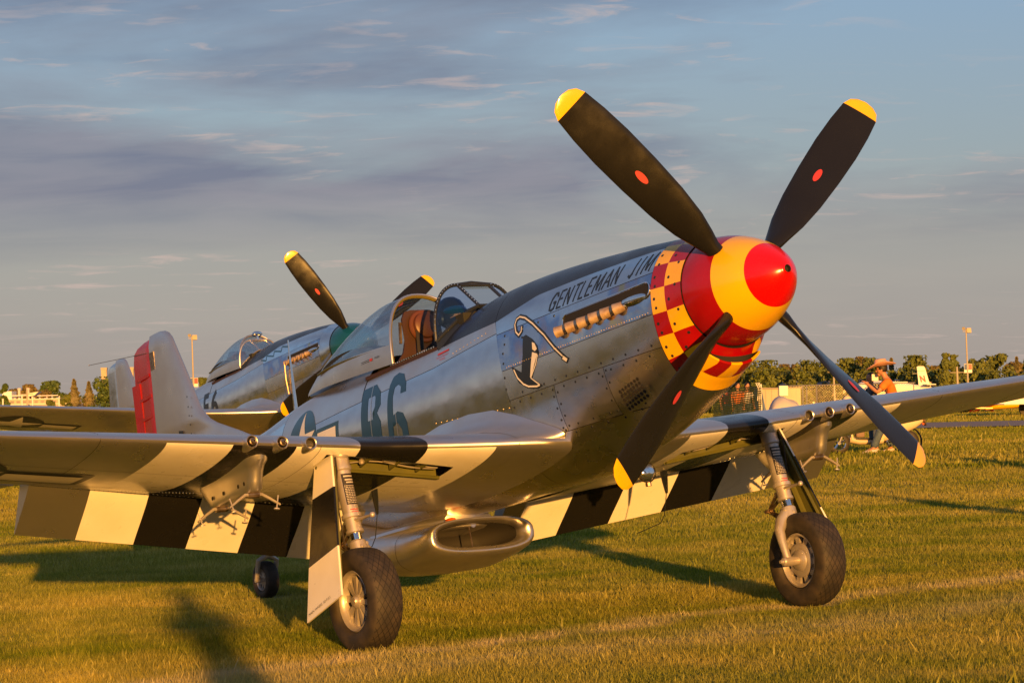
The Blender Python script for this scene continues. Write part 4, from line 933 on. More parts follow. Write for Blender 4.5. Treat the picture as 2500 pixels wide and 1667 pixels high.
    # radio deck behind the seat
def build_markings(fus, o):
    fn = lambda x, z: fside(x, z, .0046); fn2 = lambda x, z: fside(x, z, .0062)
    GL = {'G': [[(.95, .78), (.72, .98), (.35, 1), (.08, .75), (.02, .4), (.15, .08), (.5, 0), (.85, .08), (.9, .45), (.55, .45)]], 'E': [[(.9, 1), (.05, 1), (.05, 0), (.9, 0)], [(.05, .52), (.75, .52)]],
          'N': [[(.05, 0), (.05, 1)], [(.05, 1), (.9, 0)], [(.9, 0), (.9, 1)]], 'T': [[(0, 1), (1, 1)], [(.5, 1), (.5, 0)]], 'L': [[(.05, 1), (.05, 0), (.9, 0)]], 'M': [[(.03, 0), (.12, 1)], [(.12, 1), (.5, .12), (.88, 1)], [(.88, 1), (.97, 0)]],
          'A': [[(0, 0), (.5, 1), (1, 0)], [(.2, .34), (.8, .34)]], 'J': [[(.75, 1), (.75, .2), (.5, 0), (.1, .12)]], 'I': [[(.5, 0), (.5, 1)]]}
    WD = dict(G=.072, E=.056, N=.066, T=.062, L=.052, M=.088, A=.074, J=.050, I=.020)
    def word(w_, xa, xb, za, zb, h):
        tot = sum(WD[c] for c in w_); gap = ((xa - xb) - tot) / (len(w_) - 1); u = 0
        for c in w_:
            loops = []
            for ln in GL[c]:
                P_ = [(u + WD[c] * a + .042 * b, b * h) for a, b in ln]
                for a, b in zip(P_, P_[1:]):
                    d = (Vector(b) - Vector(a)).normalized() * .0045; loops.append(stroke([(Vector(a) - d)[:], (Vector(b) + d)[:]], .0165 if abs(b[0] - a[0]) < .03 else .0125))
            bm = bmesh.new()
            for l in loops: bm.faces.new([bm.verts.new((x, y, 0)) for x, y in l])
            f = lambda x, y: fn(xa - x, za + (zb - za) * x / (xa - xb) + y)
            lay(bm, (.05, .04), f, 'name_letter', 'ink', fus); u += WD[c] + gap
    word('GENTLEMAN', 2.135, 1.335, .216, .226, .108); word('JIM', 1.215, .985, .228, .226, .108)
    # code letters
    polymesh([[(4.789, .208), (4.579, .213), (4.488, .144), (4.473, .043), (4.532, -.009), (4.479, -.082), (4.49, -.35), (4.57, -.42), (4.789, -.42)],
              [(4.681, .127), (4.575, .13), (4.562, .11), (4.562, .045), (4.60, -.0), (4.60, -.048), (4.681, -.048)][::-1]], (.08, .04), fn, 'code_letter', 'grey', fus)
    polymesh([[(4.39, -.42), (4.367, -.041), (4.361, .076), (4.345, .159), (4.308, .215), (4.233, .231), (4.14, .205), (4.087, .131), (4.081, .065), (4.163, .065), (4.163, .115), (4.212, .14), (4.263, .127), (4.282, .06), (4.282, -.079), (4.209, -.060), (4.132, -.085), (4.086, -.165), (4.08, -.42)],
              [(4.30, -.16), (4.226, -.14), (4.17, -.20), (4.17, -.40), (4.30, -.40)][::-1]], (.08, .04), fn, 'code_letter', 'grey', fus)
    polymesh([[(4.625, -.30), (4.634, -.30), (4.634, .21), (4.625, .211)]], (.1, .04), fn2, 'stencil_gap', 'silver', fus)
    polymesh([[(4.234, -.35), (4.242, -.35), (4.242, -.072), (4.234, -.072)]], (.1, .04), fn2, 'stencil_gap', 'silver', fus)
    # national insignia
    c = (5.86, -.02); r = .275
    polymesh([[(c[0] + r * 1.02 * cos(a), c[1] + r * sin(a)) for a in np.linspace(0, 2 * pi, 41)[:-1]]], (.08, .04), fn, 'insignia_disc', 'blue', fus)
    st = []
    for k in range(10):
        a = pi / 2 + k * pi / 5; rr = .262 * (1 if k % 2 == 0 else .38); st.append((c[0] + rr * cos(a), c[1] + rr * sin(a)))
    polymesh([st], (.08, .04), fn2, 'insignia_star', 'white', fus)
    fn3 = lambda x, z: fside(x, z, .0046)
    polymesh([[(5.575, .055), (5.18, .055), (5.18, -.14), (5.60, -.14)]], (.08, .04), fn3, 'insignia_bar_border', 'blue', fus)
    polymesh([[(5.555, .022), (5.225, .022), (5.225, -.105), (5.57, -.105)]], (.08, .04), fn2, 'insignia_bar', 'white', fus)
    # gentleman emblem: cane, hat and lapels
    polymesh([[(2.438, .112), (2.4, .118), (2.316, .070), (2.257, .013), (2.245, -.04), (2.297, -.111), (2.365, -.19), (2.252, -.263), (2.314, -.274), (2.433, -.247), (2.531, -.189), (2.578, -.111), (2.60, -.060), (2.483, -.126), (2.447, -.012)]], (.06, .04), fn, 'emblem_figure', 'ink', fus)
    polymesh([[(2.32, .05), (2.289, .036), (2.263, -.008), (2.289, -.019), (2.32, .000)]], (.06, .04), fn2, 'emblem_collar', 'white', fus)
    polymesh([[(2.324, -.018), (2.262, -.042), (2.289, -.074), (2.371, -.183), (2.384, -.18), (2.355, -.099)]], (.06, .04), fn2, 'emblem_lapel', 'white', fus)
    polymesh([stroke([(2.572, -.088), (2.537, -.153), (2.476, -.208), (2.418, -.236), (2.322, -.254), (2.283, -.252)], .012)], (.06, .04), fn2, 'emblem_edge', 'white', fus)
    polymesh([stroke([(2.285, -.25), (2.376, -.186), (2.297, -.108), (2.262, -.05)], .010)], (.06, .04), fn2, 'emblem_edge', 'white', fus)
    cane = [(2.459, .185), (2.459, .155), (2.491, .135), (2.530, .165), (2.553, .22), (2.54, .255), (2.5, .264), (2.426, .24), (2.317, .177), (2.17, .068), (2.051, -.049), (1.947, -.137)]
    for w, z_, m in ((.036, fn, 'ink'), (.011, fn2, 'white')):
        for a, b in zip(cane, cane[1:]):
            d = (Vector(b) - Vector(a)); e = d.normalized() * w * .25; a2 = (Vector(a) - e)[:]; b2 = (Vector(b) + e)[:]
            polymesh([stroke([a2, b2], w)], (.06, .04), z_, 'emblem_cane', m, fus)
    polymesh([[(1.960, -.110), (1.896, -.150), (1.928, -.180), (1.988, -.138)]], (.06, .04), fn2, 'emblem_cane_tip', 'ink', fus)
    fn4 = lambda x, z: fside(x, z, .0078)
    polymesh([[(1.955, -.121), (1.912, -.150), (1.930, -.168), (1.972, -.139)]], (.06, .04), fn4, 'emblem_cane_tip', 'white', fus)
    # stencils
    polymesh([[(3.648, .232), (3.478, .238), (3.478, .252), (3.648, .248)]], (.06, .04), fn2, 'rescue_stripe', 'redtext', fus)
    lay(text_bm('CANOPY EMERGENCY'), (.3, .6), lambda u, v: fn2(3.66 - .19 * u, .207 + .006 * u + .012 * v), 'rescue_stencil', 'redtext', fus)
    lay(text_bm('RELEASE'), (.3, .6), lambda u, v: fn2(3.60 - .08 * u, .188 + .012 * v), 'rescue_stencil', 'redtext', fus)
    for x in (1.10,):
        pass
def build_fighter(name, label, cat, mw, o):
    root = empty(name, label, cat, mw); n0 = len(bpy.data.objects)
    fus = build_fuselage(root, o)
    for s in (1, -1):
        w = build_wing(root, s, o)
        if o['gear_detail']: build_gear(root, s, o)
        if o['pylons']: build_pylon(root, s)
    build_prop(root, o); build_tail(root, o); build_scoop(root, o); build_canopy(root, o); build_windshield(root, o); build_cockpit(root, o)
    return root, fus
PM = plane_matrix((0, 0, 0)); PM = PM @ Matrix.Translation(-AO)
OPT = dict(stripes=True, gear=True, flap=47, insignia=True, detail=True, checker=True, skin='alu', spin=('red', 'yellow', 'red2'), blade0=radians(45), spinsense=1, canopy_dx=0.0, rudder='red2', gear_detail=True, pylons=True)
fighter, fus = build_fighter('fighter_aircraft', 'silver wartime fighter with red and yellow checkered nose and black and white striped flaps', 'aircraft', PM, OPT)
build_markings(fus, OPT)
# bays under the wing, landing lamp, aerials, mast
for s in (1, -1):
    mb = MB()
    def wl(x, y, up=0):
        a = (x - xLE(y)) / (xTE(y) - xLE(y)); l = wpt(y, a, False).z; u_ = wpt(y, a, True).z; return Vector((x, s * y, l + min(up, (u_ - l) * .86)))
    ya = np.linspace(.95, 1.88, 8)
    for i in range(7):
        a, b = ya[i], ya[i + 1]
        f0 = lambda y: max(2.66, xLE(y) + .05); f1 = lambda y: 2.93
        A = [wl(f0(a), a, .012), wl(f0(a), a, .12), wl(f1(a), a, .19), wl(f1(a), a, -.012)]; B_ = [wl(f0(b), b, .012), wl(f0(b), b, .12), wl(f1(b), b, .19), wl(f1(b), b, -.012)]
        mb.add(A + B_, [(0, 1, 5, 4), (1, 2, 6, 5), (2, 3, 7, 6)], 0)
    e0, e1 = wl(2.90, .95, -.006), wl(2.90, 1.88, -.006); mb.tube([e0, e1], .012, 6, 0)
    bay = mb.build('wheel_bay', ['zinc', 'dark'], fighter, smooth=False)
    for y in (1.12, 1.32, 1.54, 1.70):
        mb = MB(); a, b = 2.70, 2.89; mb.add([wl(a, y, .015), wl(b, y, .015), wl(b, y, .14), wl(a, y, .14), wl(a, y + .012, .015), wl(b, y + .012, .015), wl(b, y + .012, .14), wl(a, y + .012, .14)], [(0, 1, 2, 3), (7, 6, 5, 4), (0, 4, 5, 1)]); mb.build('bay_rib', 'zinc', bay, smooth=False)
    mb = MB()
    for k, (za, r) in enumerate(((.05, .009), (.075, .006), (.03, .005))):
        mb.tube([wl(2.80 + .02 * k + .03 * sin(7 * y + k), y, za + .012 * sin(11 * y + 2 * k)) for y in np.linspace(1.0, 1.72, 14)], r, 6)
    mb.tube([wl(2.79, 1.16, .05), wl(2.80, 1.42, .045)], .018, 8); mb.tube([wl(2.79, 1.5, .055), wl(2.80, 1.62, .06)], .020, 8); mb.ball(wl(2.83, 1.57, .03), .022, 0, 8)
    mb.build('hydraulic_pipes', 'gearsil', bay)
    mb = MB(); p = wl(3.33, 1.22, 0); rings = [[p + Vector((a * .05 * k, .008 * k * b, -h)) for a, b in ((-1, 0), (-.3, 1), (.8, .6), (1, 0), (.8, -.6), (-.3, -1))] for k, h in ((1, -.03), (.8, .07), (.45, .15), (.3, .17))]; mb.loft(rings)
    bl = mb.build('blade_aerial', 'ink', fighter)
    mb = MB(); mb.tube([p + Vector((0, 0, -.16)), p + Vector((.07, 0, -.32)), p + Vector((.13, 0, -.37)), p + Vector((.42, -.02 * s, -.40))], .0035, 5); mb.build('aerial_whip', 'ink', bl)
mb = MB(); lp = Vector((2.70, -.64, -.84)); mb.rev(lp, (1, 0, .1), [(-.012, 0), (-.010, .03), (0, .060), (.01, .068)], 24, 1); mb.rev(lp, (1, 0, .1), [(.008, .070), (.012, .073), (.03, .070), (.07, .05), (.09, .02), (.09, 0)], 24, 0); mb.tube([lp + Vector((.03, 0, .05)), lp + Vector((.03, 0, .16))], .02, 8); mb.tube([lp + Vector((.02, 0, -.07)), lp + Vector((.02, 0, -.095))], .022, 8)
mb.build('landing_lamp', ['steel', 'chrome'], fighter)
mb = MB(); rings = [[Vector((x0_ + a * .026 * k, b * .012 * k, z)) for a, b in ((-1, 0), (-.5, .9), (.2, 1), (1, 0), (.2, -1), (-.5, -.9))] for x0_, z, k in ((6.64, .38, 1.35), (6.63, .70, .8), (6.625, .90, .42), (6.62, .985, .38))]
mb.loft(rings); mb.build('aerial_mast', 'alu2', fighter)
# second fighter parked behind
M2 = plane_matrix((-3.7478, 22.8969, .1637), -.0095) @ Matrix.Translation(-AO)
OPT2 = dict(stripes=False, gear=False, flap=0, insignia=True, detail=False, checker=False, skin='alu', spin=('teal', 'teal', 'teal'), blade0=.9597, spinsense=1, canopy_dx=-.67, rudder='alu', gear_detail=True, pylons=False)
fighter2, fus2 = build_fighter('fighter_aircraft', 'unpainted silver fighter with teal spinner and yellow tipped propeller parked behind the checkered one', 'aircraft', M2, OPT2)
fn = lambda x, z: fside(x, z, .0046)
lay(text_bm('F', .03), (.3, .15), lambda u, v: fn(5.02 - .20 * u, -.28 + .44 * v), 'code_letter', 'ink', fus2)
lay(text_bm('6', .03), (.3, .15), lambda u, v: fn(4.72 - .26 * u, -.28 + .44 * v), 'code_letter', 'ink', fus2)
mb = MB(); mb.ball((3.66, 0, .86), .07, 0, 12, (.5, 1.3, .6)); mb.tube([(3.66, 0, .76), (3.66, 0, .83)], .015, 8); bx = mb.build('roof_mirror', 'chrome', fighter2)
zig = [(2.9, .28), (2.7, .23), (2.72, .31), (2.45, .25), (2.47, .33), (2.2, .27), (2.22, .35), (1.95, .29)]
for a, b in zip(zig, zig[1:]): polymesh([stroke([a, b], .022)], (.1, .05), fn, 'zigzag_stripe', 'blue', fus2)
mb = MB()
for k in range(5): mb.tube([fside(1.25 + .13 * k, .05, .06), fside(1.30 + .13 * k, -.02, .09), fside(1.38 + .13 * k, .05, .06)], .006, 5)
mb.tube([fside(1.95, .02, .05), fside(1.97, -.2, .04), fside(2.0, -.42, .03)], .010, 5); mb.build('exhaust_cover_cord', 'stack', fus2)
# ---------------------------------------------------------------- ground
def sm(a, b, t): t = np.clip((t - a) / (b - a), 0, 1); return t * t * (3 - 2 * t)
def gz(x, y):
    x = np.asarray(x, float); y = np.asarray(y, float)
    tilt = .0214 * np.clip(x, -14, 14) * (1 - sm(8, 34, y)) * (1 - sm(10, 30, -y))
    return tilt + .42 * sm(14, 32, y) - 3.4 * sm(125, 290, y)
def WX(px, D): return -.5585 + (px - 1176) / 6181.2 * D
def WZ(px, py, D): return 1.584 + (912 - .0218 * (px - 1176) - py) / 6181.2 * D
def at(px, D, z=None):
    x, y = WX(px, D), D - 18.4548; return Vector((x, y, float(gz(x, y)) if z is None else z))
STRIPS = [(-1.18, -1.35, 3.49, 2.9, .42, .75), (-1.6, -2.6, 3.4, .7, 1.0, .40)]
def grass_mat(name, blades):
    m = bpy.data.materials.new(name); m.use_nodes = True; nt = m.node_tree; b = nt.nodes['Principled BSDF']; L = nt.links.new
    g = N(nt, 'ShaderNodeNewGeometry'); b.inputs['Roughness'].default_value = .6; b.inputs['Specular IOR Level'].default_value = .2
    def nz(sc, det=4, s=(1, 1, 1), loc=(0, 0, 0)):
        mp = N(nt, 'ShaderNodeMapping'); L(g.outputs['Position'], mp.inputs[0]); mp.inputs['Scale'].default_value = s; mp.inputs['Location'].default_value = loc
        n = N(nt, 'ShaderNodeTexNoise'); L(mp.outputs[0], n.inputs['Vector']); n.inputs['Scale'].default_value = sc; n.inputs['Detail'].default_value = det; return n.outputs['Fac']
    def ramp(f, st):
        r = N(nt, 'ShaderNodeValToRGB'); L(f, r.inputs[0]); e = r.color_ramp.elements
        while len(e) < len(st): e.new(.5)
        for q, (p, c) in zip(e, st): q.position = p; q.color = (*c, 1)
        return r.outputs[0]
    def mix(f, a, c):
        x = N(nt, 'ShaderNodeMix', data_type='RGBA')
        for i, v in ((0, f), (6, a), (7, c)):
            if isinstance(v, tuple): x.inputs[i].default_value = (*v, 1)
            elif isinstance(v, float): x.inputs[i].default_value = v
            else: L(v, x.inputs[i])
        return x.outputs[2]
    # dry mown strips run roughly across the view
    patchy = ramp(nz(.16, 4, (.5, 1.9, 1), (3, 1.4, 0)), [(.42, (0, 0, 0)), (.62, (1, 1, 1))])
    clump = ramp(nz(1.6, 5), [(.42, (0, 0, 0)), (.66, (1, 1, 1))])
    sx = N(nt, 'ShaderNodeSeparateXYZ'); L(g.outputs['Position'], sx.inputs[0])
    def mm(op, a, c):
        n = N(nt, 'ShaderNodeMath', op=op)
        for i, v in enumerate((a, c)):
            if isinstance(v, (int, float)): n.inputs[i].default_value = v
            else: L(v, n.inputs[i])
        return n.outputs[0]
    strips = None
    wob = mm('MULTIPLY', mm('SUBTRACT', nz(.7, 4), .5), 1.5)
    for (x0, y0, x1, y1, hw, amt) in STRIPS:
        sl_ = (y1 - y0) / (x1 - x0); d = mm('SUBTRACT', mm('SUBTRACT', sx.outputs[1], mm('MULTIPLY', sx.outputs[0], sl_)), y0 - sl_ * x0); d = mm('ABSOLUTE', mm('ADD', d, wob), 0)
        k_ = mm('MULTIPLY', mm('MAXIMUM', mm('SUBTRACT', 1.0, mm('DIVIDE', d, hw)), 0.0), amt); strips = k_ if strips is None else mm('MAXIMUM', strips, k_)
    strips = mm('MULTIPLY', strips, mm('ADD', mm('MULTIPLY', nz(3.5, 5), 2.6), -.45))
    if blades:
        at_ = N(nt, 'ShaderNodeAttribute'); at_.attribute_name = 'tint'
        green = ramp(at_.outputs['Fac'], [(0, (.075, .125, .005)), (.6, (.155, .215, .008)), (1, (.30, .33, .020))])
        dry = ramp(at_.outputs['Fac'], [(0, (.34, .29, .05)), (.6, (.54, .44, .09)), (1, (.68, .60, .22))])
    else:
        green = ramp(nz(22, 3), [(.3, (.12, .15, .012)), (.7, (.24, .26, .025))]); dry = ramp(nz(22, 3), [(.3, (.24, .19, .04)), (.7, (.42, .33, .09))])
    f = mix(clump, mix(.45, patchy, (.12, .12, .12)), mix(.5, patchy, (.85, .85, .85)))
    f = mm('MAXIMUM', f, 0.0); cg = mix(f, green, dry); chalk = mix(mm('MINIMUM', strips, 1.0), cg, (.66, .56, .36)); L(chalk, b.inputs['Base Color'])
    if blades:
        tr = N(nt, 'ShaderNodeBsdfTranslucent'); L(chalk, tr.inputs[0]); ms = N(nt, 'ShaderNodeMixShader'); ms.inputs[0].default_value = .42
        L(b.outputs[0], ms.inputs[1]); L(tr.outputs[0], ms.inputs[2]); L(ms.outputs[0], nt.nodes['Material Output'].inputs[0])
    else:
        prev = None
        for sc, st, di in ((1.4, .7, .35), (9, 1.0, .14), (45, 1.0, .05)):
            bp = N(nt, 'ShaderNodeBump'); bp.inputs['Strength'].default_value = st; bp.inputs['Distance'].default_value = di; L(nz(sc, 4), bp.inputs['Height'])
            if prev: L(prev, bp.inputs['Normal'])
            prev = bp.outputs[0]
        L(prev, b.inputs['Normal'])
    return m
M['soil'] = grass_mat('grass_ground', False); M['blade'] = grass_mat('grass_blades', True)
def grid(xs, ys, name, m):
    vs = []; fs = []; n = len(ys)
    for x in xs:
        z = gz(np.full(n, x), ys); vs += [(x, y, q) for y, q in zip(ys, z)]
    for i in range(len(xs) - 1):
        for j in range(n - 1): fs.append((i * n + j, (i + 1) * n + j, (i + 1) * n + j + 1, i * n + j + 1))
    return mesh(name, vs, fs, m)
xs = np.concatenate([[-3000, -1200, -500, -200, -100, -60], np.arange(-40, 41, 2.), [60, 100, 200, 500, 1200, 3000]])
ys = np.concatenate([[-3000, -1200, -400, -150, -80], np.arange(-50, 40, 2.), np.arange(40, 300, 6.), [320, 400, 600, 1000, 2000, 4000]])
tag(grid(xs, ys, 'ground', 'soil'), kind='structure')
def grass(name, bands, seed):
    rng = np.random.default_rng(seed); V = []; Fc = 0; T = []
    for (y0, y1, dens, h, w, spread) in bands:
        d0, d1 = y0 + 18.45, y1 + 18.45; area = 0
        # trapezoid following the ground wedge the photograph could see, with a wide margin
        half = lambda d: np.maximum(1.0, .205 * d + spread)
        n = int(dens * (half(d0) + half(d1)) * (y1 - y0))
        y = rng.uniform(y0, y1, n); d = y + 18.45; x = -.56 + rng.uniform(-1, 1, n) * half(d)
        z = gz(x, y); hh = h * rng.uniform(.45, 1.25, n); a = rng.uniform(0, 2 * np.pi, n); ww = w * rng.uniform(.6, 1.3, n)
        nzv = np.sin(x * 2.1 + 1.3 * np.sin(y * 1.7)) * np.sin(y * 2.6 + 1.1 * np.sin(x * 1.9)) + .6 * np.sin(x * 7.3 + y * 3.1) * np.sin(y * 8.7 - x * 2.2); hh = hh * (1 + .33 * nzv); tall = rng.random(n) < .012; hh = np.where(tall, hh * 1.9, hh); hh = np.where((y > 56.8) & (y < 68.7) & (x > -60), .005, hh)
        for wx_, wy_ in ((-1.543, -.966), (1.543, .966), (-2.66, 4.23)): q_ = np.hypot(x - wx_, y - wy_); hh = hh * np.where(q_ < .22, .35, 1)
        lean = hh * rng.uniform(.1, .9, n); b = rng.uniform(0, 2 * np.pi, n)
        bx, by = np.cos(a) * ww / 2, np.sin(a) * ww / 2
        p = np.empty((n, 3, 3)); p[:, 0] = np.stack([x - bx, y - by, z - .004], 1); p[:, 1] = np.stack([x + bx, y + by, z - .004], 1); p[:, 2] = np.stack([x + np.cos(b) * lean, y + np.sin(b) * lean, z + hh], 1)
        V.append(p.reshape(-1, 3)); T.append(np.repeat(rng.random(n), 3))
    V = np.concatenate(V).astype(np.float32); T = np.concatenate(T).astype(np.float32); n = len(V); k = n // 3
    me = bpy.data.meshes.new(name); me.vertices.add(n); me.vertices.foreach_set('co', V.ravel()); me.loops.add(n); me.loops.foreach_set('vertex_index', np.arange(n, dtype=np.int32))
    me.polygons.add(k); me.polygons.foreach_set('loop_start', np.arange(0, n, 3, dtype=np.int32)); me.polygons.foreach_set('loop_total', np.full(k, 3, dtype=np.int32))
    at_ = me.attributes.new('tint', 'FLOAT', 'POINT'); at_.data.foreach_set('value', T); me.update(calc_edges=True); me.materials.append(M['blade'])
    o = bpy.data.objects.new(name, me); COL.objects.link(o); return tag(o, 'short mown grass with dry yellow strips covering the airfield', 'grass', kind='stuff')
grass('grass', [(-34, -4.5, 150, .09, .022, 14), (-16, -4.5, 500, .05, .012, 2.5), (-4.5, 2, 6200, .034, .0048, .5), (2, 10, 3300, .038, .0065, .5), (10, 24, 900, .050, .012, 1), (-4.5, 24, 330, .045, .014, 13), (24, 60, 330, .06, .020, 1), (24, 130, 45, .09, .055, 22)], 5)
# taxiway
M['tarmac'] = mat('taxiway_asphalt', (.22, .17, .15), .85, noise=(3, (.27, .21, .19), .3, .7))
vs = []; X_ = np.linspace(-60, 120, 60)
for x in X_:
    for y in (57.0, 68.5): vs.append((x, y, float(gz(x, y)) + .06))
tag(mesh('taxiway', vs, [(2 * i, 2 * i + 2, 2 * i + 3, 2 * i + 1) for i in range(59)], 'tarmac'), kind='structure')
# ---------------------------------------------------------------- trees
def leaf_mat(name, a, b_):
    m = mat(name, a, .65, noise=(.9, b_, .35, .65)); return m
M['leaf_a'] = leaf_mat('leaves_mid', (.075, .105, .014), (.125, .145, .020)); M['leaf_b'] = leaf_mat('leaves_dark', (.045, .080, .012), (.075, .115, .016))
M['leaf_c'] = leaf_mat('leaves_olive', (.10, .085, .022), (.16, .12, .035)); M['leaf_d'] = leaf_mat('needles', (.11, .10, .035), (.19, .16, .07))
M['bark'] = mat('bark', (.09, .06, .04), .9, noise=(3, (.05, .035, .025), .3, .7))
def tree(label, px, D, w_px, top_py, kind, group, seed, base_py=None, name='broadleaf_tree', nleaf=3400, collect=None):
    rng = np.random.default_rng(seed); b = at(px, D); k = D / 6181.2; W_ = w_px * k; top = WZ(px, top_py, D); H = top - b.z
    root = empty(name, label, 'tree', loc=b, group=group) if collect is None else None
    pts = []; 
    if kind in ('conifer', 'pine'):
        n = nleaf; h = rng.random(n) ** .8; tiers = 11
        rad = (1 - h) ** .75 * (.62 + .38 * np.abs(np.sin(h * tiers * np.pi + rng.random(n) * .3))) * W_ / 2
        if kind == 'pine': rad = W_ / 2 * (.25 + .75 * np.abs(np.sin(h * 5 * np.pi + 1))) * (1 - .65 * h)
        a = rng.uniform(0, 2 * np.pi, n); r = rad * rng.uniform(.35, 1.05, n) * (1 + .22 * np.sin(a * 3 + h * 9)); c = np.stack([r * np.cos(a), r * np.sin(a), H * (.06 + .94 * h) - r * .15], 1); nrm = np.stack([np.cos(a), np.sin(a), np.full(n, .5)], 1)
    else:
        nc = 34 if W_ > 5 else 20; cen = []; C_ = []; Nn = []
        for q in range(nc):
            th = rng.uniform(0, 2 * np.pi); hh = rng.uniform(.14, .97); env = math.sqrt(max(.05, 1 - ((hh - .48) / .56) ** 2)); rr = W_ / 2 * env * rng.uniform(.2, .82)
            cr = W_ * rng.uniform(.08, .23) * (1.15 if hh < .7 else .85); p = np.array([rr * np.cos(th), rr * np.sin(th), H * hh])
            n = nleaf // nc; d = rng.normal(size=(n, 3)); d /= np.linalg.norm(d, axis=1)[:, None]; s = rng.uniform(.6, 1.12, n)[:, None]
            C_.append(p + d * s * cr * np.array([1, 1, .82 * min(1.3, H / W_ + .3)])); Nn.append(d + [0, 0, .3])
        c = np.concatenate(C_); nrm = np.concatenate(Nn); c[:, 2] = np.clip(c[:, 2], H * .03, H)
    n = len(c); nrm = nrm + rng.normal(scale=.55, size=nrm.shape); nrm /= np.linalg.norm(nrm, axis=1)[:, None]
    t = np.cross(nrm, rng.normal(size=(n, 3))); t /= np.linalg.norm(t, axis=1)[:, None]; u = np.cross(nrm, t)
    sz = (3.4 * k * rng.uniform(.6, 1.5, n))[:, None]
    v = np.stack([c - t * sz, c + u * sz * .8, c + t * sz, c - u * sz * .8], 1).reshape(-1, 3)
    if collect is not None: collect.append(v + np.array(b)); return
    fs = [(4 * i, 4 * i + 1, 4 * i + 2, 4 * i + 3) for i in range(n)]
    m = {'conifer': 'leaf_d', 'pine': 'leaf_a', 'dark': 'leaf_b', 'mid': 'leaf_a', 'olive': 'leaf_c'}[kind]
    mesh('crown', v.tolist(), fs, m, root, smooth=False)
    mb = MB(); r = max(.05, W_ * .028); mb.tube([(0, 0, -.2), (0, 0, H * .4), (W_ * .02, 0, H * .75)], [r, r * .7, r * .2], 7)
    for q in range(4):
        th = q * 1.7 + seed; mb.tube([(0, 0, H * (.28 + .08 * q)), (W_ * .16 * cos(th), W_ * .16 * sin(th), H * (.5 + .07 * q)), (W_ * .28 * cos(th), W_ * .28 * sin(th), H * (.62 + .06 * q))], [r * .5, r * .3, r * .1], 5)
    mb.build('trunk', 'bark', root)
    return root
RT = [(1712, 430, 110, 838, 'mid'), (1764, 440, 118, 829, 'mid'), (1862, 440, 104, 826, 'mid'), (1908, 470, 90, 832, 'mid'), (1944, 450, 92, 824, 'mid'), (1975, 480, 70, 821, 'olive'), (2010, 440, 100, 823, 'mid'), (2046, 450, 30, 824, 'conifer'), (2094, 440, 112, 818, 'mid'), (2146, 460, 64, 842, 'olive'),
      (2170, 400, 52, 812, 'pine'), (2188, 400, 56, 815, 'pine'), (2212, 450, 60, 842, 'mid'), (2246, 430, 70, 822, 'mid'), (2284, 440, 92, 814, 'mid'), (2330, 460, 70, 832, 'olive'), (2334, 430, 22, 821, 'conifer'), (2362, 440, 60, 824, 'mid'), (2420, 450, 80, 818, 'mid'), (1660, 450, 100, 836, 'mid'), (1810, 480, 100, 838, 'olive'), (1600, 470, 110, 838, 'dark')]
RL = ['round green tree behind the chin of the checkered nose', 'big round green tree at the left end of the hangar roof', 'wide green tree over the left part of the hangar roof', 'green tree left of the utility pole behind the hangar', 'broad green tree right of the utility pole behind the hangar', 'brownish round topped tree left of the pink hat', 'light green tree just behind the pink hat', 'small dark pointed tree between the hat and the wide dark green tree', 'widest dark green tree of the line, left of the white tail fin', 'low brownish tree right of the white tail fin', 'left of the two tall ragged pines', 'right of the two tall ragged pines', 'green tree between the ragged pines and the banner mast', 'green tree right of the banner mast', 'largest rounded green tree right of the banner mast', 'brownish tree near the right edge of the picture', 'thin dark pointed tree near the right edge of the picture', 'green tree cut by the right edge of the picture', 'green tree just outside the right edge of the picture', 'green tree hidden behind the cowling', 'brownish tree between the two leftmost round green trees', 'dark green tree hidden behind the fuselage nose']
for i, (px, D, w, t, kd) in enumerate(RT): tree(RL[i], px, D, w, t, kd, 'trees behind the hangar', 40 + i, name='pine_tree' if kd == 'pine' else 'broadleaf_tree')
wood = []
for i, px in enumerate(range(1590, 2440, 30)): tree('', px + (i * 17) % 13, 425 - (i % 3) * 6, 74, 846 + (i * 7) % 11, 'mid', None, 90 + i, nleaf=1200, collect=wood)
for i, px in enumerate(range(-30, 560, 34)): tree('', px, 470, 70, 903 + (i * 7) % 9, 'mid', None, 290 + i, nleaf=900, collect=wood)
v_ = np.concatenate(wood); n_ = len(v_) // 4
tag(mesh('far_woodland', v_.tolist(), [(4 * i, 4 * i + 1, 4 * i + 2, 4 * i + 3) for i in range(n_)], 'leaf_a', smooth=False), 'low scrubby woodland filling the horizon under the taller trees', 'woodland', kind='stuff')
LTR = [(6, 300, 34, 882, 'dark', 'dark green tree at the far left edge above the factory roof'), (62, 420, 60, 884, 'olive', 'wide brown tree left of the green dome of foliage'), (96, 430, 60, 893, 'olive', 'low brown tree in front of the green dome of foliage'), (122, 470, 78, 876, 'dark', 'bright green domed tree behind the factory roof'), (168, 400, 54, 872, 'conifer', 'left of the two golden conifers beside the factory'), (202, 410, 50, 878, 'conifer', 'right of the two golden conifers beside the factory'), (240, 260, 92, 866, 'dark', 'big round dark green tree in front of the chimneys'), (113, 230, 40, 920, 'mid', 'small round bush in front of the factory wall'), (468, 330, 40, 868, 'mid', 'green tree between the tall lamp and the parked fighter'), (30, 450, 40, 890, 'olive', 'pale brown tree behind the roof ducts'), (150, 400, 40, 900, 'mid', 'low green tree under the golden conifers'), (500, 350, 60, 880, 'dark', 'dark tree hidden behind the teal nosed fighter')]
for i, (px, D, w, t, kd, lb) in enumerate(LTR): tree(lb, px, D, w, t, kd, None, 140 + i, name='conifer_tree' if kd == 'conifer' else 'broadleaf_tree', nleaf=3200)
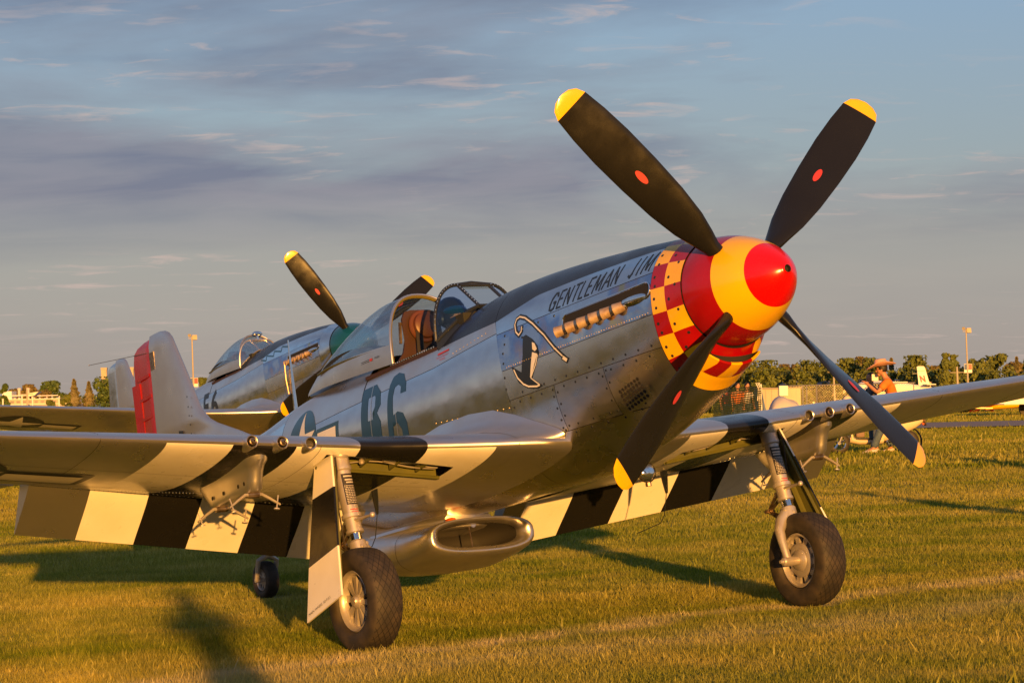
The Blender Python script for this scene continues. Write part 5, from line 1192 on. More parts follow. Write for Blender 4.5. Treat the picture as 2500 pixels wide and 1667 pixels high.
# ---------------------------------------------------------------- far buildings, lamps, fences
M['beige'] = mat('beige_cladding', (.48, .40, .30), .7, noise=(.8, (.40, .33, .25), .35, .7))
M['roofg'] = mat('grey_roof', (.22, .19, .18), .7, noise=(.6, (.28, .24, .22), .35, .7))
M['pale'] = mat('pale_concrete', (.42, .38, .33), .75, noise=(.5, (.34, .31, .27), .35, .7))
M['pwhite'] = mat('plain_white', (.72, .70, .66), .5); M['window'] = mat('dark_window', (.03, .035, .04), .15)
M['fencewire'] = mat('galvanised_wire', (.40, .38, .35), .45, .7); M['net'] = mat('green_netting', (.015, .03, .018), .7)
M['denim'] = mat('denim', (.05, .08, .12), .8, noise=(30, (.08, .12, .17), .4, .7)); M['skin'] = mat('skin', (.42, .20, .11), .55); M['hair'] = mat('dark_hair', (.012, .008, .006), .6)
M['orangeshirt'] = mat('orange_shirt', (.75, .19, .02), .8, noise=(9, (.60, .14, .015), .4, .7), bump=(9, .5, .03)); M['pinkhat'] = mat('pink_straw_hat', (.62, .33, .26), .8, noise=(20, (.50, .26, .20), .4, .7), bump=(60, .3, .004))
M['cream'] = mat('cream_paint', (.72, .60, .40), .25, coat=.5); M['bluecloth'] = mat('blue_tarp', (.04, .10, .26), .6); M['palecloth'] = mat('pale_tarp', (.50, .46, .44), .7, bump=(3, .6, .05))
M['maroon'] = mat('maroon_paint', (.12, .015, .015), .3); M['bagbrown'] = mat('brown_canvas', (.22, .15, .11), .85); M['shoe'] = mat('pale_shoe', (.55, .48, .42), .7)
def ground_at(px, D): p = at(px, D); return p
def bld(px0, px1, D, depth, py_top, base=None):
    a, b = at(px0, D), at(px1, D); z0 = min(a.z, b.z) - .3 if base is None else base
    return a.x, b.x, a.y, z0, WZ((px0 + px1) / 2, py_top, D)
# hangar
x0, x1, y, z0, z1 = bld(1797, 2050, 420, 12, 885)
hg = empty('hangar', 'long low hangar with grey roof and beige gable end in front of the treeline', 'hangar', loc=((x0 + x1) / 2, y, z0)); o0 = Vector(((x0 + x1) / 2, y, z0))
zr = WZ(2000, 872, 420); xe = at(2142, 420).x
mb = MB(); mb.box((x0 - o0.x, 0, 0), (x1 - o0.x, 12, z1 - z0)); mb.build('wall', 'beige', hg, smooth=False)
mb = MB(); mb.add([(x0 - o0.x - .3, -.5, z1 - z0 - .05), (x1 - o0.x, -.5, z1 - z0 + .05), (x1 - o0.x, 6, zr - z0 + .25), (x0 - o0.x - .3, 6, zr - z0)], [(0, 1, 2, 3)]); mb.add([(x0 - o0.x - .3, 12.5, z1 - z0), (x1 - o0.x, 12.5, z1 - z0), (x1 - o0.x, 6, zr - z0 + .25), (x0 - o0.x - .3, 6, zr - z0)], [(3, 2, 1, 0)]); mb.build('roof', 'roofg', hg, smooth=False)
mb = MB(); w = xe - x1; mb.add([(x1 - o0.x, -1, 0), (xe - o0.x, -1, 0), (xe - o0.x, -1, zr - z0 - .7), (x1 - o0.x + w * .45, -1, zr - z0 + .1), (x1 - o0.x, -1, zr - z0 - .25), (x1 - o0.x, 12, 0), (xe - o0.x, 12, 0), (xe - o0.x, 12, zr - z0 - .7), (x1 - o0.x + w * .45, 12, zr - z0 + .1), (x1 - o0.x, 12, zr - z0 - .25)], [(0, 1, 2, 3, 4), (9, 8, 7, 6, 5), (0, 5, 6, 1), (1, 6, 7, 2), (2, 7, 8, 3), (3, 8, 9, 4), (4, 9, 5, 0)]); mb.build('gable', 'beige', hg, smooth=False)
for k in range(9):
    xx = x0 - o0.x + 1.0 + k * (x1 - x0 - 2) / 9; mb = MB(); mb.box((xx, -.08, .3), (xx + 1.3, -.02, 3.2)); mb.build('hangar_door', 'pwhite' if k % 3 else 'roofg', hg, smooth=False)
for px in (1820, 1878, 1946, 1985):
    p = at(px, 420); mb = MB(); mb.tube([(p.x - o0.x, 6, zr - z0 - .2), (p.x - o0.x, 6, zr - z0 + .45)], .12, 8); mb.tube([(p.x - o0.x, 6, zr - z0 + .4), (p.x - o0.x, 6, zr - z0 + .6)], .22, 8); mb.build('roof_vent', 'fencewire', hg)
# parked vehicles along the hangar
def vehicle(px, D, L, H, m, label, van):
    p = at(px, D); r = empty('parked_van' if van else 'parked_car', label, 'van' if van else 'car', loc=p, group='vehicles parked along the hangar')
    mb = MB(); prof = [(-L / 2, .35), (-L / 2, .9), (-L * .42, H if van else .95), (L * .30 if van else -L * .25, H), (L * .12 if not van else L * .36, H), (L * .30, .98), (L / 2, .85), (L / 2, .35)]
    mb.loft([[Vector((x, -.85, z)) for x, z in prof], [Vector((x, .85, z)) for x, z in prof]]); mb.build('body', m, r, auto=30)
    mb = MB(); mb.box((-L * .25, -.87, 1.0), (L * .2, -.86, H - .15)); mb.build('side_window', 'window', r, smooth=False)
    for x in (-L * .32, L * .32):
        mb = MB(); mb.rev((x, -.9, .33), (0, 1, 0), [(0, 0), (0, .2), (0, .33), (.2, .33), (.2, 0)], 14, 0, [1, 0, 0, 0]); mb.build('wheel', ['rubber', 'fencewire'], r)
for q in ((1812, 300, 4.2, 1.9, 'pwhite', 'white van at the left end of the row along the hangar', True), (1842, 300, 3.6, 1.5, 'window', 'dark car beside the white van in front of the hangar', False), (1868, 305, 4.2, 2.0, 'pwhite', 'second white van in the row in front of the hangar', True), (1895, 300, 3.6, 1.5, 'roofg', 'grey car in the middle of the row in front of the hangar', False), (1923, 305, 4.3, 2.1, 'palecloth', 'pale van right of the grey car in front of the hangar', True), (1952, 300, 3.6, 1.5, 'pwhite', 'white car nearest the hatted person in front of the hangar', False)): vehicle(*q)
# low container office
x0, x1, y, z0, z1 = bld(1738, 1836, 180, 3, 893); p0 = Vector(((x0 + x1) / 2, y, z0)); cf = empty('site_office', 'low beige panelled container office between the netting and the hangar', 'building', loc=p0)
mb = MB(); mb.box((x0 - p0.x, 0, 0), (x1 - p0.x, 2.6, z1 - z0)); mb.build('wall', 'beige', cf, smooth=False)
mb = MB(); mb.box((x0 - p0.x - .1, -.1, z1 - z0 + .003), (x1 - p0.x + .1, 2.7, z1 - z0 + .10)); mb.build('roof', 'roofg', cf, smooth=False)
for k in range(7): mb = MB(); xx = x0 - p0.x + .1 + k * (x1 - x0) / 7; mb.box((xx, -.04, .1), (xx + .05, -.003, z1 - z0 - .05)); mb.build('wall_rib', 'pale', cf, smooth=False)
# chain link fence with sign
D = 88; pf = at(1787, D); fe = empty('chain_link_fence', 'galvanised chain link fence behind the far wing', 'fence', loc=pf); xr = at(2100, D).x - pf.x; zt = WZ(1860, 885, D) - pf.z
for px in (1787, 1841, 1850, 1873, 1966, 2040, 2096): mb = MB(); xx = at(px, D).x - pf.x; mb.tube([(xx, 0, -.1), (xx, 0, zt + .02)], .03 if px == 1787 else .018, 6); mb.build('post', 'fencewire', fe)
mb = MB(); mb.tube([(0, 0, zt), (xr, 0, zt + .02)], .018, 6); mb.build('top_rail', 'fencewire', fe)
mb = MB(); s_ = .085; n = int((xr + zt) / s_)
for k in range(n):
    for sg in (1, -1):
        if sg > 0: a = (k * s_ - zt, 0.); b = (k * s_, zt)
        else: a = (k * s_, 0.); b = (k * s_ - zt, zt)
        (ax_, az), (bx_, bz) = a, b
        def cl(x, z, x2, z2):
            if x < 0: t = -x / (x2 - x); return 0, z + (z2 - z) * t
            if x > xr: t = (xr - x) / (x2 - x); return xr, z + (z2 - z) * t
            return x, z
        A = cl(ax_, az, bx_, bz); B = cl(bx_, bz, ax_, az)
        if A[0] == B[0]: continue
        w_ = .0018; mb.add([(A[0] - w_, .004 * sg, A[1]), (A[0] + w_, .004 * sg, A[1]), (B[0] + w_, .004 * sg, B[1]), (B[0] - w_, .004 * sg, B[1])], [(0, 1, 2, 3)])
tag(mb.build('wire_mesh', 'fencewire', fe, smooth=False), kind='stuff')
mb = MB(); sp_ = at(1797, D - .1); mb.box((-.14, -.01, -.16), (.14, .01, .16)); sgn = mb.build('fence_sign', 'pwhite', None, smooth=False); sgn.location = (sp_.x, sp_.y, WZ(1797, 897, D)); tag(sgn, 'blank white notice board hung on the left end post of the wire fence', 'sign')
# tent and blue tarp
D = 80; p = at(1800, D); W_ = 84 * D / 6181; H = WZ(1800, 905, D) - p.z; vs = []; fs = []
tn = empty('covered_equipment', 'pale cloth cover bulging over something low behind the far wing', 'cover', loc=p)
for i in range(17):
    for j in range(13):
        u = -1 + i / 8; v = -1 + j / 6; h = H * max(0, (1 - abs(u) ** 3.5)) ** .5 * max(0, (1 - abs(v) ** 3)) ** .5 * (1 - .03 * sin(7 * u + 2 * v)) * (.9 - .1 * u); vs.append((u * W_ / 2, v * .8, h))
fs = [(i * 13 + j, (i + 1) * 13 + j, (i + 1) * 13 + j + 1, i * 13 + j + 1) for i in range(16) for j in range(12)]
mesh('cloth_cover', vs, fs, 'palecloth', tn)
p = at(1752, D - 2); hh = WZ(1752, 897, D - 2) - p.z; mb = MB(); mb.add([(-.09, 0, 0), (.16, 0, 0), (-.05, .1, hh), (-.09, .6, 0), (.16, .6, 0), (-.05, .5, hh)], [(0, 1, 2), (5, 4, 3), (0, 3, 4, 1), (1, 4, 5, 2), (2, 5, 3, 0)]); tt = mb.build('blue_tarp', 'bluecloth', None, smooth=False); tt.location = p; tag(tt, 'small blue pointed tarp between the dark netting and the pale cover', 'tarp')
# dark plastic netting
D = 75; p = at(1690, D); k = D / 6181.2; nt_ = empty('plastic_netting', 'dark green plastic netting sagging from light straps under the checkered nose', 'netting', loc=p); zt = WZ(1690, 888, D) - p.z; xw = 56 * k
mb = MB()
for i in range(15):
    z = zt - i * 4.6 * k; pts = [(-xw + 2 * xw * t, .03 * sin(9 * t + i), z + .05 * sin(3 * t + i * .6) * .4 - (1 - t) * .16) for t in np.linspace(0, 1, 24)]; mb.tube(pts, .017, 4)
for i in range(34):
    t = i / 33; mb.tube([(-xw + 2 * xw * t, 0, zt - (1 - t) * .16 - .02 * (i % 2)), (-xw + 2 * xw * t + .05, .02, zt - .8)], .010, 4)
tag(mb.build('net', 'net', nt_, smooth=False), kind='stuff')
for dx, l in ((.0, .75), (-.04, .55), (-.09, .40)): mb = MB(); mb.tube([(xw + dx - .06, 0, zt + .10), (xw + dx + .01, 0, zt - .05), (xw + dx - .02, 0, zt - l)], .012, 5); mb.build('strap', 'pwhite', nt_)
mb = MB(); mb.tube([(xw, .03, zt + .06), (xw, .03, -.1)], .02, 6); mb.build('post', 'pwhite', nt_)
# lamp masts with banners
def mast(px, pt, D, label, banner):
    p = at(px, D); r = empty('lamp_mast', label, 'lamp post', loc=p, group='lamp masts'); k = D / 6181.2; H = WZ(px, pt, D) - p.z
    mb = MB(); mb.tube([(0, 0, 0), (-H * .012, 0, H - 4 * k)], [2.3 * k, 1.6 * k], 10); mb.build('pole', 'pale', r)
    mb = MB(); mb.tube([(-H * .012 - 8 * k, 0, H - 9 * k), (-H * .012 + 8 * k, 0, H - 9 * k)], 1.0 * k, 6); mb.build('crossarm', 'pale', r)
    mb = MB(); c = Vector((-H * .012 - 5 * k, 0, H - 2 * k)); mb.rev(c, (-.5, -.75, -.35), [(-3.2 * k, 0), (-3 * k, 3 * k), (1.5 * k, 4.2 * k), (2 * k, 3.8 * k), (1.6 * k, 0)], 16); mb.build('floodlight', 'pale', r)
    mb = MB(); c = Vector((-H * .012 + 6 * k, 0, H - 7 * k)); mb.box(c - Vector((5.5, 2.5, 5.5)) * k, c + Vector((5.5, 2.5, 5.5)) * k, rot=Matrix.Rotation(.3, 3, 'Z') @ Matrix.Rotation(-.15, 3, 'X'), c=c); mb.build('floodlight', 'beige', r, auto=30)
    if banner:
        bz = H - (banner - pt) * k; b = MB(); b.box((-9 * k, -.02, bz - 20 * k), (9 * k, .02, bz)); bb = b.build('banner', 'pwhite', r, smooth=False)
        b = MB(); b.box((-8.5 * k, -.03, bz - 13 * k), (0, -.022, bz - .5 * k)); b.build('banner_print', 'bluecloth', bb, smooth=False)
        b = MB(); b.box((.5 * k, -.03, bz - 13 * k), (8.5 * k, -.022, bz - .5 * k)); b.build('banner_print', 'redtext', bb, smooth=False)
        b = MB(); b.tube([(-10 * k, 0, bz + .3 * k), (10 * k, 0, bz + .3 * k)], .5 * k, 5); b.build('banner_arm', 'pale', r)
mast(2222, 752, 260, 'tall floodlight mast with a blue and red banner right of the ragged pines', 836)
mast(444, 768, 260, 'tall floodlight mast between the red rudder and the second fighter canopy', 868)
def upole(px, pt, D, label, arm=True):
    p = at(px, D); H = WZ(px, pt, D) - p.z; r = empty('utility_pole', label, 'utility pole', loc=p); mb = MB(); mb.tube([(0, 0, 0), (-H * .02, 0, H)], [.17, .11], 7); mb.build('pole', 'pale', r)
    mb = MB(); mb.tube([(-.9 - H * .02, 0, H - .7), (.9 - H * .02, 0, H - .7)], .045, 5); mb.build('crossarm', 'pale', r)
upole(1915, 844, 410, 'utility pole above the middle of the hangar roof'); upole(2110, 847, 410, 'utility pole behind the white tail fin'); upole(2199, 842, 330, 'pale pole just left of the banner mast')
upole(62, 893, 380, 'short utility pole behind the factory roof ducts')
# factory with roof ducts and stacks
x0, x1, y, z0, z1 = bld(-80, 158, 400, 14, 929); o0 = Vector(((x0 + x1) / 2, y, z0)); fa = empty('factory', 'long flat roofed factory with pipes and two round roof stacks at the left edge', 'factory', loc=o0)
X = lambda px: WX(px, 400) - o0.x
Z = lambda py, px=60: WZ(px, py, 400) - z0
mb = MB(); mb.box((X(-80), 0, 0), (X(158), 16, Z(929))); mb.build('wall', 'pale', fa, smooth=False)
mb = MB(); mb.box((X(-80), -.1, Z(929) + .003), (X(158), 16, Z(927.5))); mb.build('roof_edge', 'pwhite', fa, smooth=False)
mb = MB(); mb.box((X(6), 4, Z(928)), (X(150), 14, Z(917))); mb.build('upper_storey', 'beige', fa, smooth=False)
mb = MB(); mb.box((X(4), 3.8, Z(917) + .003), (X(152), 14.2, Z(915.5))); mb.build('roof_edge', 'pwhite', fa, smooth=False)
for i in range(10): mb = MB(); a = 10 + i * 14; mb.box((X(a), 3.93, Z(925)), (X(a + 8), 3.97, Z(920))); mb.build('window', 'roofg', fa, smooth=False)
for px in (22, 43): mb = MB(); c = (X(px), 7, 0); mb.tube([(X(px), 7, Z(917)), (X(px), 7, Z(893))], 3.4 * .0647, 12); mb.tube([(X(px), 7, Z(894)), (X(px), 7, Z(890))], 4.6 * .0647, 12); mb.build('roof_stack', 'palecloth', fa)
mb = MB(); mb.add([(X(47), 6, Z(902)), (X(70), 6, Z(899)), (X(60), 6, Z(908)), (X(47), 6, Z(910)), (X(47), 9, Z(902)), (X(70), 9, Z(899)), (X(60), 9, Z(908)), (X(47), 9, Z(910))], [(0, 1, 2, 3), (7, 6, 5, 4), (0, 4, 5, 1), (1, 5, 6, 2), (2, 6, 7, 3), (3, 7, 4, 0)]); mb.build('duct_hopper', 'fencewire', fa, smooth=False)
for i in range(15): mb = MB(); px = 2 + i * 9.7; h = (5, 9, 4, 12, 6, 8, 5, 10, 4, 6, 9, 5, 7, 4, 6)[i]; mb.tube([(X(px), 6 + i % 3, Z(917)), (X(px), 6 + i % 3, Z(917 - h))], .10 + .05 * (i % 3), 7); mb.build('roof_pipe', 'palecloth', fa)
mb = MB(); mb.tube([(X(70), 5, Z(909)), (X(118), 5, Z(908.5))], .07, 5); mb.tube([(X(2), 5, Z(908)), (X(46), 5, Z(907))], .09, 5); mb.build('roof_rail', 'pwhite', fa)
mb = MB(); mb.box((X(-12), 5, Z(917)), (X(10), 9, Z(897))); mb.build('roof_box', 'pwhite', fa, smooth=False)
for px, t, w, lb in ((238, 844, 13, 'left of the three pale square chimneys beyond the dark round tree'), (270, 843, 11, 'middle pale square chimney behind the second fighter tail'), (299, 843, 14, 'right pale square chimney mostly hidden by the red rudder')):
    D = 480; p = at(px, D); H = WZ(px, t, D) - p.z; k = D / 6181.2; r = empty('chimney_stack', lb, 'chimney', loc=p, group='square chimneys'); w = w * k / 2
    mb = MB(); mb.box((-w, -w, 0), (w, w, H - 5 * k)); mb.build('shaft', 'beige', r, smooth=False); mb = MB(); mb.box((-w * 1.1, -w * 1.1, H - 5 * k), (w * 1.1, w * 1.1, H)); mb.build('cap', 'pale', r, smooth=False)
    for q in (.45, .62, .8): mb = MB(); mb.box((-w * 1.04, -w * 1.04, H * q), (w * 1.04, w * 1.04, H * q + .18)); mb.build('band', 'pale', r, smooth=False)
for px, t in ((4, 917), (48, 909), (72, 912), (133, 918)):
    D = 190; p = at(px, D); H = WZ(px, t, D) - p.z; mb = MB(); mb.tube([(0, 0, -.1), (0, 0, H)], .055, 8); mb.tube([(0, 0, H), (0, 0, H + .05)], .07, 8); o_ = mb.build('white_post', 'pwhite', None); o_.location = p; tag(o_, {4: 'white post at the left edge of the picture before the factory', 48: 'taller white post below the right roof stack of the factory', 72: 'white post below the tilted roof hopper of the factory', 133: 'pale post right of the small bush before the factory'}[px], 'post', 'white posts before the factory')
# ---------------------------------------------------------------- people
def skinmesh(name, joints, edges, radii, m, parent, root_i=0, sub=2):
    me = bpy.data.meshes.new(name); me.from_pydata([tuple(j) for j in joints], edges, []); me.materials.append(M[m] if isinstance(m, str) else m)
    o = bpy.data.objects.new(name, me); COL.objects.link(o); o.parent = parent
    md = o.modifiers.new('Skin', 'SKIN'); md.use_smooth_shade = True; md.branch_smoothing = .6
    lay_ = me.skin_vertices[0] if me.skin_vertices else None
    if lay_ is None:
        bm = bmesh.new(); bm.from_mesh(me); bm.verts.layers.skin.verify(); bm.to_mesh(me); bm.free(); lay_ = me.skin_vertices[0]
    for i, r in enumerate(radii):
        r = r if isinstance(r, tuple) else (r, r); lay_.data[i].radius = r; lay_.data[i].use_root = (i == root_i)
    s = o.modifiers.new('Subsurf', 'SUBSURF'); s.levels = sub; s.render_levels = sub
    return o
def person(label, loc, rotz, P, shirt, trousers, hat=None, hair='hair', shoes='shoe', scale=1.0, group=None):
    """P: joint positions (x forward, y left, z up), metres for a 1.75 m figure"""
    r = empty('person', label, 'person', loc=loc, group=group); r.rotation_euler = (0, 0, rotz); r.scale = (scale,) * 3
    j = P; V_ = lambda k: Vector(j[k])
    names = ['pelvis', 'waist', 'chest', 'neck', 'head0', 'head1', 'shl', 'ell', 'wrl', 'hal', 'shr', 'elr', 'wrr', 'har', 'hil', 'knl', 'anl', 'tol', 'hir', 'knr', 'anr', 'tor']
    V = {k: Vector(j[k]) for k in j}
    d = (V['neck'] - V['chest']).normalized()
    V.setdefault('head0', V['neck'] + (V['head'] - V['neck']) * .45); V['head1'] = V['head'] + (V['head'] - V['neck']).normalized() * .05
    for s in 'lr': V['ha' + s] = V['wr' + s] + (V['wr' + s] - V['el' + s]).normalized() * .075
    pts = [V[k] for k in names]; rad = [(.13, .10), (.12, .095), (.145, .105), .055, .062, .088, .055, .042, .028, .030, .055, .042, .028, .030, .082, .056, .040, .030, .082, .056, .040, .030]
    ix = {k: i for i, k in enumerate(names)}
    E_ = [('pelvis', 'waist'), ('waist', 'chest'), ('chest', 'neck'), ('neck', 'head0'), ('head0', 'head1'), ('chest', 'shl'), ('shl', 'ell'), ('ell', 'wrl'), ('wrl', 'hal'), ('chest', 'shr'), ('shr', 'elr'), ('elr', 'wrr'), ('wrr', 'har'), ('pelvis', 'hil'), ('hil', 'knl'), ('knl', 'anl'), ('anl', 'tol'), ('pelvis', 'hir'), ('hir', 'knr'), ('knr', 'anr'), ('anr', 'tor')]
    body = skinmesh('body', pts, [(ix[a], ix[b]) for a, b in E_], rad, 'skin', r)
    # shirt with short sleeves
    sn = ['pelvis', 'waist', 'chest', 'ntop', 'shl', 'sll', 'shr', 'slr']; Vs = dict(V); Vs['ntop'] = V['chest'].lerp(V['neck'], .7); Vs['sll'] = V['shl'].lerp(V['ell'], .75); Vs['slr'] = V['shr'].lerp(V['elr'], .75); Vs['pelvis'] = V['pelvis'].lerp(V['waist'], .0) - Vector((0, 0, .02))
    sk = {k: i for i, k in enumerate(sn)}
    skinmesh('shirt', [Vs[k] for k in sn], [(sk[a], sk[b]) for a, b in (('pelvis', 'waist'), ('waist', 'chest'), ('chest', 'ntop'), ('chest', 'shl'), ('shl', 'sll'), ('chest', 'shr'), ('shr', 'slr'))], [(.165, .135), (.160, .135), (.175, .14), .075, .085, .072, .085, .072], shirt, r)
    tn_ = ['pelvis', 'hil', 'knl', 'anl', 'hir', 'knr', 'anr']; tk = {k: i for i, k in enumerate(tn_)}; Vt = dict(V); Vt['anl'] = V['anl'] + Vector((0, 0, .02)); Vt['anr'] = V['anr'] + Vector((0, 0, .02))
    skinmesh('trousers', [Vt[k] for k in tn_], [(tk[a], tk[b]) for a, b in (('pelvis', 'hil'), ('hil', 'knl'), ('knl', 'anl'), ('pelvis', 'hir'), ('hir', 'knr'), ('knr', 'anr'))], [(.15, .12), .105, .080, .070, .105, .080, .070], trousers, r)
    for s in 'lr':
        a, t = V['an' + s], V['to' + s]; mb = MB(); dr = (t - a); dr.z = 0; dr.normalize(); z = min(t.z, a.z) - .02
        rings = []
        for u, w, h in ((-.07, .030, .05), (-.05, .040, .085), (.02, .044, .09), (.10, .046, .065), (.17, .042, .045), (.20, .025, .03)):
            c = Vector((a.x, a.y, 0)) + dr * u; sd_ = Vector((-dr.y, dr.x, 0)); b = a.z - .075
            rings.append([c + sd_ * w * cos(q) + Vector((0, 0, b + h * (.5 + .5 * sin(q)))) for q in np.linspace(0, 2 * pi, 13)[:-1]])
        mb.loft(rings); mb.build('shoe', shoes, r)
        # hand with fingers
        wv = V['wr' + s]; hd = (V['ha' + s] - wv).normalized(); up_ = Vector((0, 0, 1)); sdv = hd.cross(up_).normalized(); mb = MB(); dn = sdv.cross(hd)
        for q in range(4):
            b = wv + hd * .075 + sdv * (-.024 + .016 * q); L_ = (.062, .072, .068, .052)[q]; mb.tube([b - hd * .02, b + hd * L_ * .45 - dn * .004, b + hd * L_ * .8 - dn * .020, b + hd * L_ * .85 - dn * .036], [.0085, .0082, .0075, .005], 6)
        b = wv + hd * .03 - sdv * .024; mb.tube([b, b + hd * .03 - sdv * .025, b + hd * .055 - sdv * .028 - dn * .012], [.011, .009, .006], 6); mb.build('fingers', 'skin', body)
    # head features
    hc = V['head']; fw = Vector(j.get('face', (1, 0, 0))).normalized(); lf = Vector((0, 0, 1)).cross(fw).normalized(); up_ = fw.cross(lf)
    mb = MB(); mb.ball(hc + up_ * .015, .100, 0, 14, (.95, .80, 1.12)); mb.ball(hc + fw * .098 - up_ * .010, .015, 0, 6, (1, .8, 1.3)); mb.ball(hc - up_ * .075 + fw * .055, .035, 0, 8)
    for s in (1, -1): mb.ball(hc + lf * .080 * s - up_ * .005, .022, 0, 8, (.7, .4, 1.2))
    mb.build('head', 'skin', body)
    mb = MB()
    for s in (1, -1): mb.ball(hc + fw * .088 + lf * .030 * s + up_ * .022, .009, 0, 6)
    mb.build('eyes', 'hair', body); mb = MB(); mb.ball(hc + fw * .088 - up_ * .048, .016, 0, 6, (.4, 1, .3)); mb.build('mouth', 'redtext', body)
    mb = MB(); mb.ball(hc + up_ * .035 - fw * .018, .108, 0, 14, (.95, .84, 1.0)); mb.build('hair', hair, r)
    if hat:
        mb = MB(); c = hc + up_ * .075; n = 28; rings = []
        for rr, zz in ((.105, .0), (.19, -.008), (.265, .0), (.272, .010), (.266, .014), (.19, .006), (.115, .012), (.110, .08), (.095, .125), (.05, .132), (.0, .118)):
            rings.append([c + fw * rr * 1.05 * cos(a) + lf * rr * sin(a) + up_ * (zz + (.045 * (abs(sin(a)) ** 2) * (rr / .22) ** 2 if rr > .12 else 0) - (.03 * (rr / .22) ** 2 * max(0, cos(a)) if rr > .12 else 0)) for a in np.linspace(0, 2 * pi, n + 1)[:-1]])
        mb.loft(rings, cap0=False, cap1=False); mb.build('hat', hat, r)
        mb = MB(); mb.tube([c + fw * .105 * cos(a) + lf * .1 * sin(a) + up_ * .018 for a in np.linspace(0, 2 * pi, 25)], .008, 5); mb.build('hat_band', 'palecloth', r)
    return r
ST_P = dict(pelvis=(0, 0, .96), waist=(.01, 0, 1.10), chest=(.02, 0, 1.33), neck=(.04, 0, 1.49), head=(.06, 0, 1.62), shl=(.01, .19, 1.40), ell=(.02, .24, 1.12), wrl=(.10, .24, .88), shr=(.01, -.19, 1.40), elr=(.02, -.24, 1.12), wrr=(.10, -.24, .88), hil=(0, .10, .90), knl=(.02, .11, .50), anl=(-.01, .12, .085), tol=(.14, .14, .03), hir=(0, -.10, .90), knr=(.02, -.11, .50), anr=(-.01, -.12, .085), tor=(.14, -.14, .03))
# hatted person beside the scooter, leaning forward over a camera (faces image left)
pa = dict(ST_P, pelvis=(0, -.15, .93), waist=(.03, -.14, 1.06), chest=(.10, -.12, 1.26), neck=(.15, -.11, 1.41), head=(.21, -.11, 1.53), shl=(.10, .07, 1.33), ell=(.30, .11, 1.12), wrl=(.46, .02, 1.27), shr=(.10, -.31, 1.33), elr=(.30, -.33, 1.12), wrr=(.46, -.20, 1.27), hil=(.02, -.05, .87), knl=(.24, .08, .48), anl=(.40, .12, .085), tol=(.54, .13, .03), hir=(0, -.25, .87), knr=(.14, -.42, .50), anr=(.05, -.56, .085), tor=(.19, -.58, .03), face=(1, 0, -.12))
hatp = at(2050, 48.6); per = person('person in orange shirt and wide pink hat straddling the cream scooter', hatp, pi - .1, pa, 'orangeshirt', 'denim', hat='pinkhat', scale=.99)
k = 48.6 / 6181.2
child = at(2003, 49.6); pb = dict(ST_P, elr=(.16, -.24, 1.14), wrr=(.28, -.12, 1.28), ell=(.16, .24, 1.14), wrl=(.28, .12, 1.28), face=(.8, .6, 0))
person('dark haired person in dark clothes mostly hidden in front of the hatted one', child, pi + .2, pb, 'hair', 'denim', scale=.84)
cp = at(2008, 48.9); r = empty('white_card', 'white card held up beside the brim of the pink hat', 'card', loc=(cp.x, cp.y, WZ(2006, 866, 48.9))); mb = MB(); mb.box((-.06, -.004, -.065), (.055, .004, .055)); mb.build('card', 'pwhite', r, smooth=False)
for px, col, lb in ((1690, 'orangeshirt', 'person in orange shirt standing behind the dark netting'), (1664, 'redtext', 'person in red shirt standing behind the dark netting'), (1712, 'pwhite', 'person in white shirt standing behind the dark netting')):
    p = at(px, 79 + (px % 3)); person(lb, p, -pi / 2 + .4, ST_P, col, 'denim', scale=.83)
# pilot in the open cockpit
pl = empty('person', 'pilot in dark helmet with teal visor sitting behind the windshield', 'person', mw=fighter.matrix_world.copy())
J = [(4.28, 0, -.05), (4.25, 0, .12), (4.16, 0, .30), (4.06, 0, .43), (4.02, 0, .50), (3.99, 0, .57), (4.17, .19, .34), (4.05, .25, .12), (3.82, .15, .08), (3.76, .14, .08), (4.17, -.19, .34), (4.05, -.25, .12), (3.82, -.15, .10), (3.76, -.14, .10), (4.0, .12, -.08), (3.7, .12, -.05), (4.0, -.12, -.08), (3.7, -.12, -.05)]
skinmesh('body', J, [(0, 1), (1, 2), (2, 3), (3, 4), (4, 5), (2, 6), (6, 7), (7, 8), (8, 9), (2, 10), (10, 11), (11, 12), (12, 13), (0, 14), (14, 15), (0, 16), (16, 17)], [(.14, .1), (.13, .1), (.14, .1), .05, .05, .07, .07, .055, .035, .03, .07, .055, .035, .03, .09, .07, .09, .07], 'bagbrown', pl)
mb = MB(); mb.ball((3.985, 0, .59), .098, 0, 14, (1.05, .8, 1.1)); mb.ball((3.885, 0, .585), .014, 0, 6)
hd = mb.build('head', 'skin', pl)
for s in (1, -1): mb = MB(); mb.ball((3.895, .03 * s, .61), .009, 0, 6); mb.build('eye', 'hair', hd)
mb = MB(); mb.ball((4.01, 0, .625), .122, 0, 16, (1.02, .92, 1.0)); [mb.ball((4.0, .10 * s, .58), .045, 0, 10, (1, .5, 1.2)) for s in (1, -1)]; mb.build('helmet', 'ink', pl)
mb = MB(); mb.ball((3.965, 0, .625), .112, 0, 16, (.95, .9, .42)); mb.build('visor', 'teal', pl)
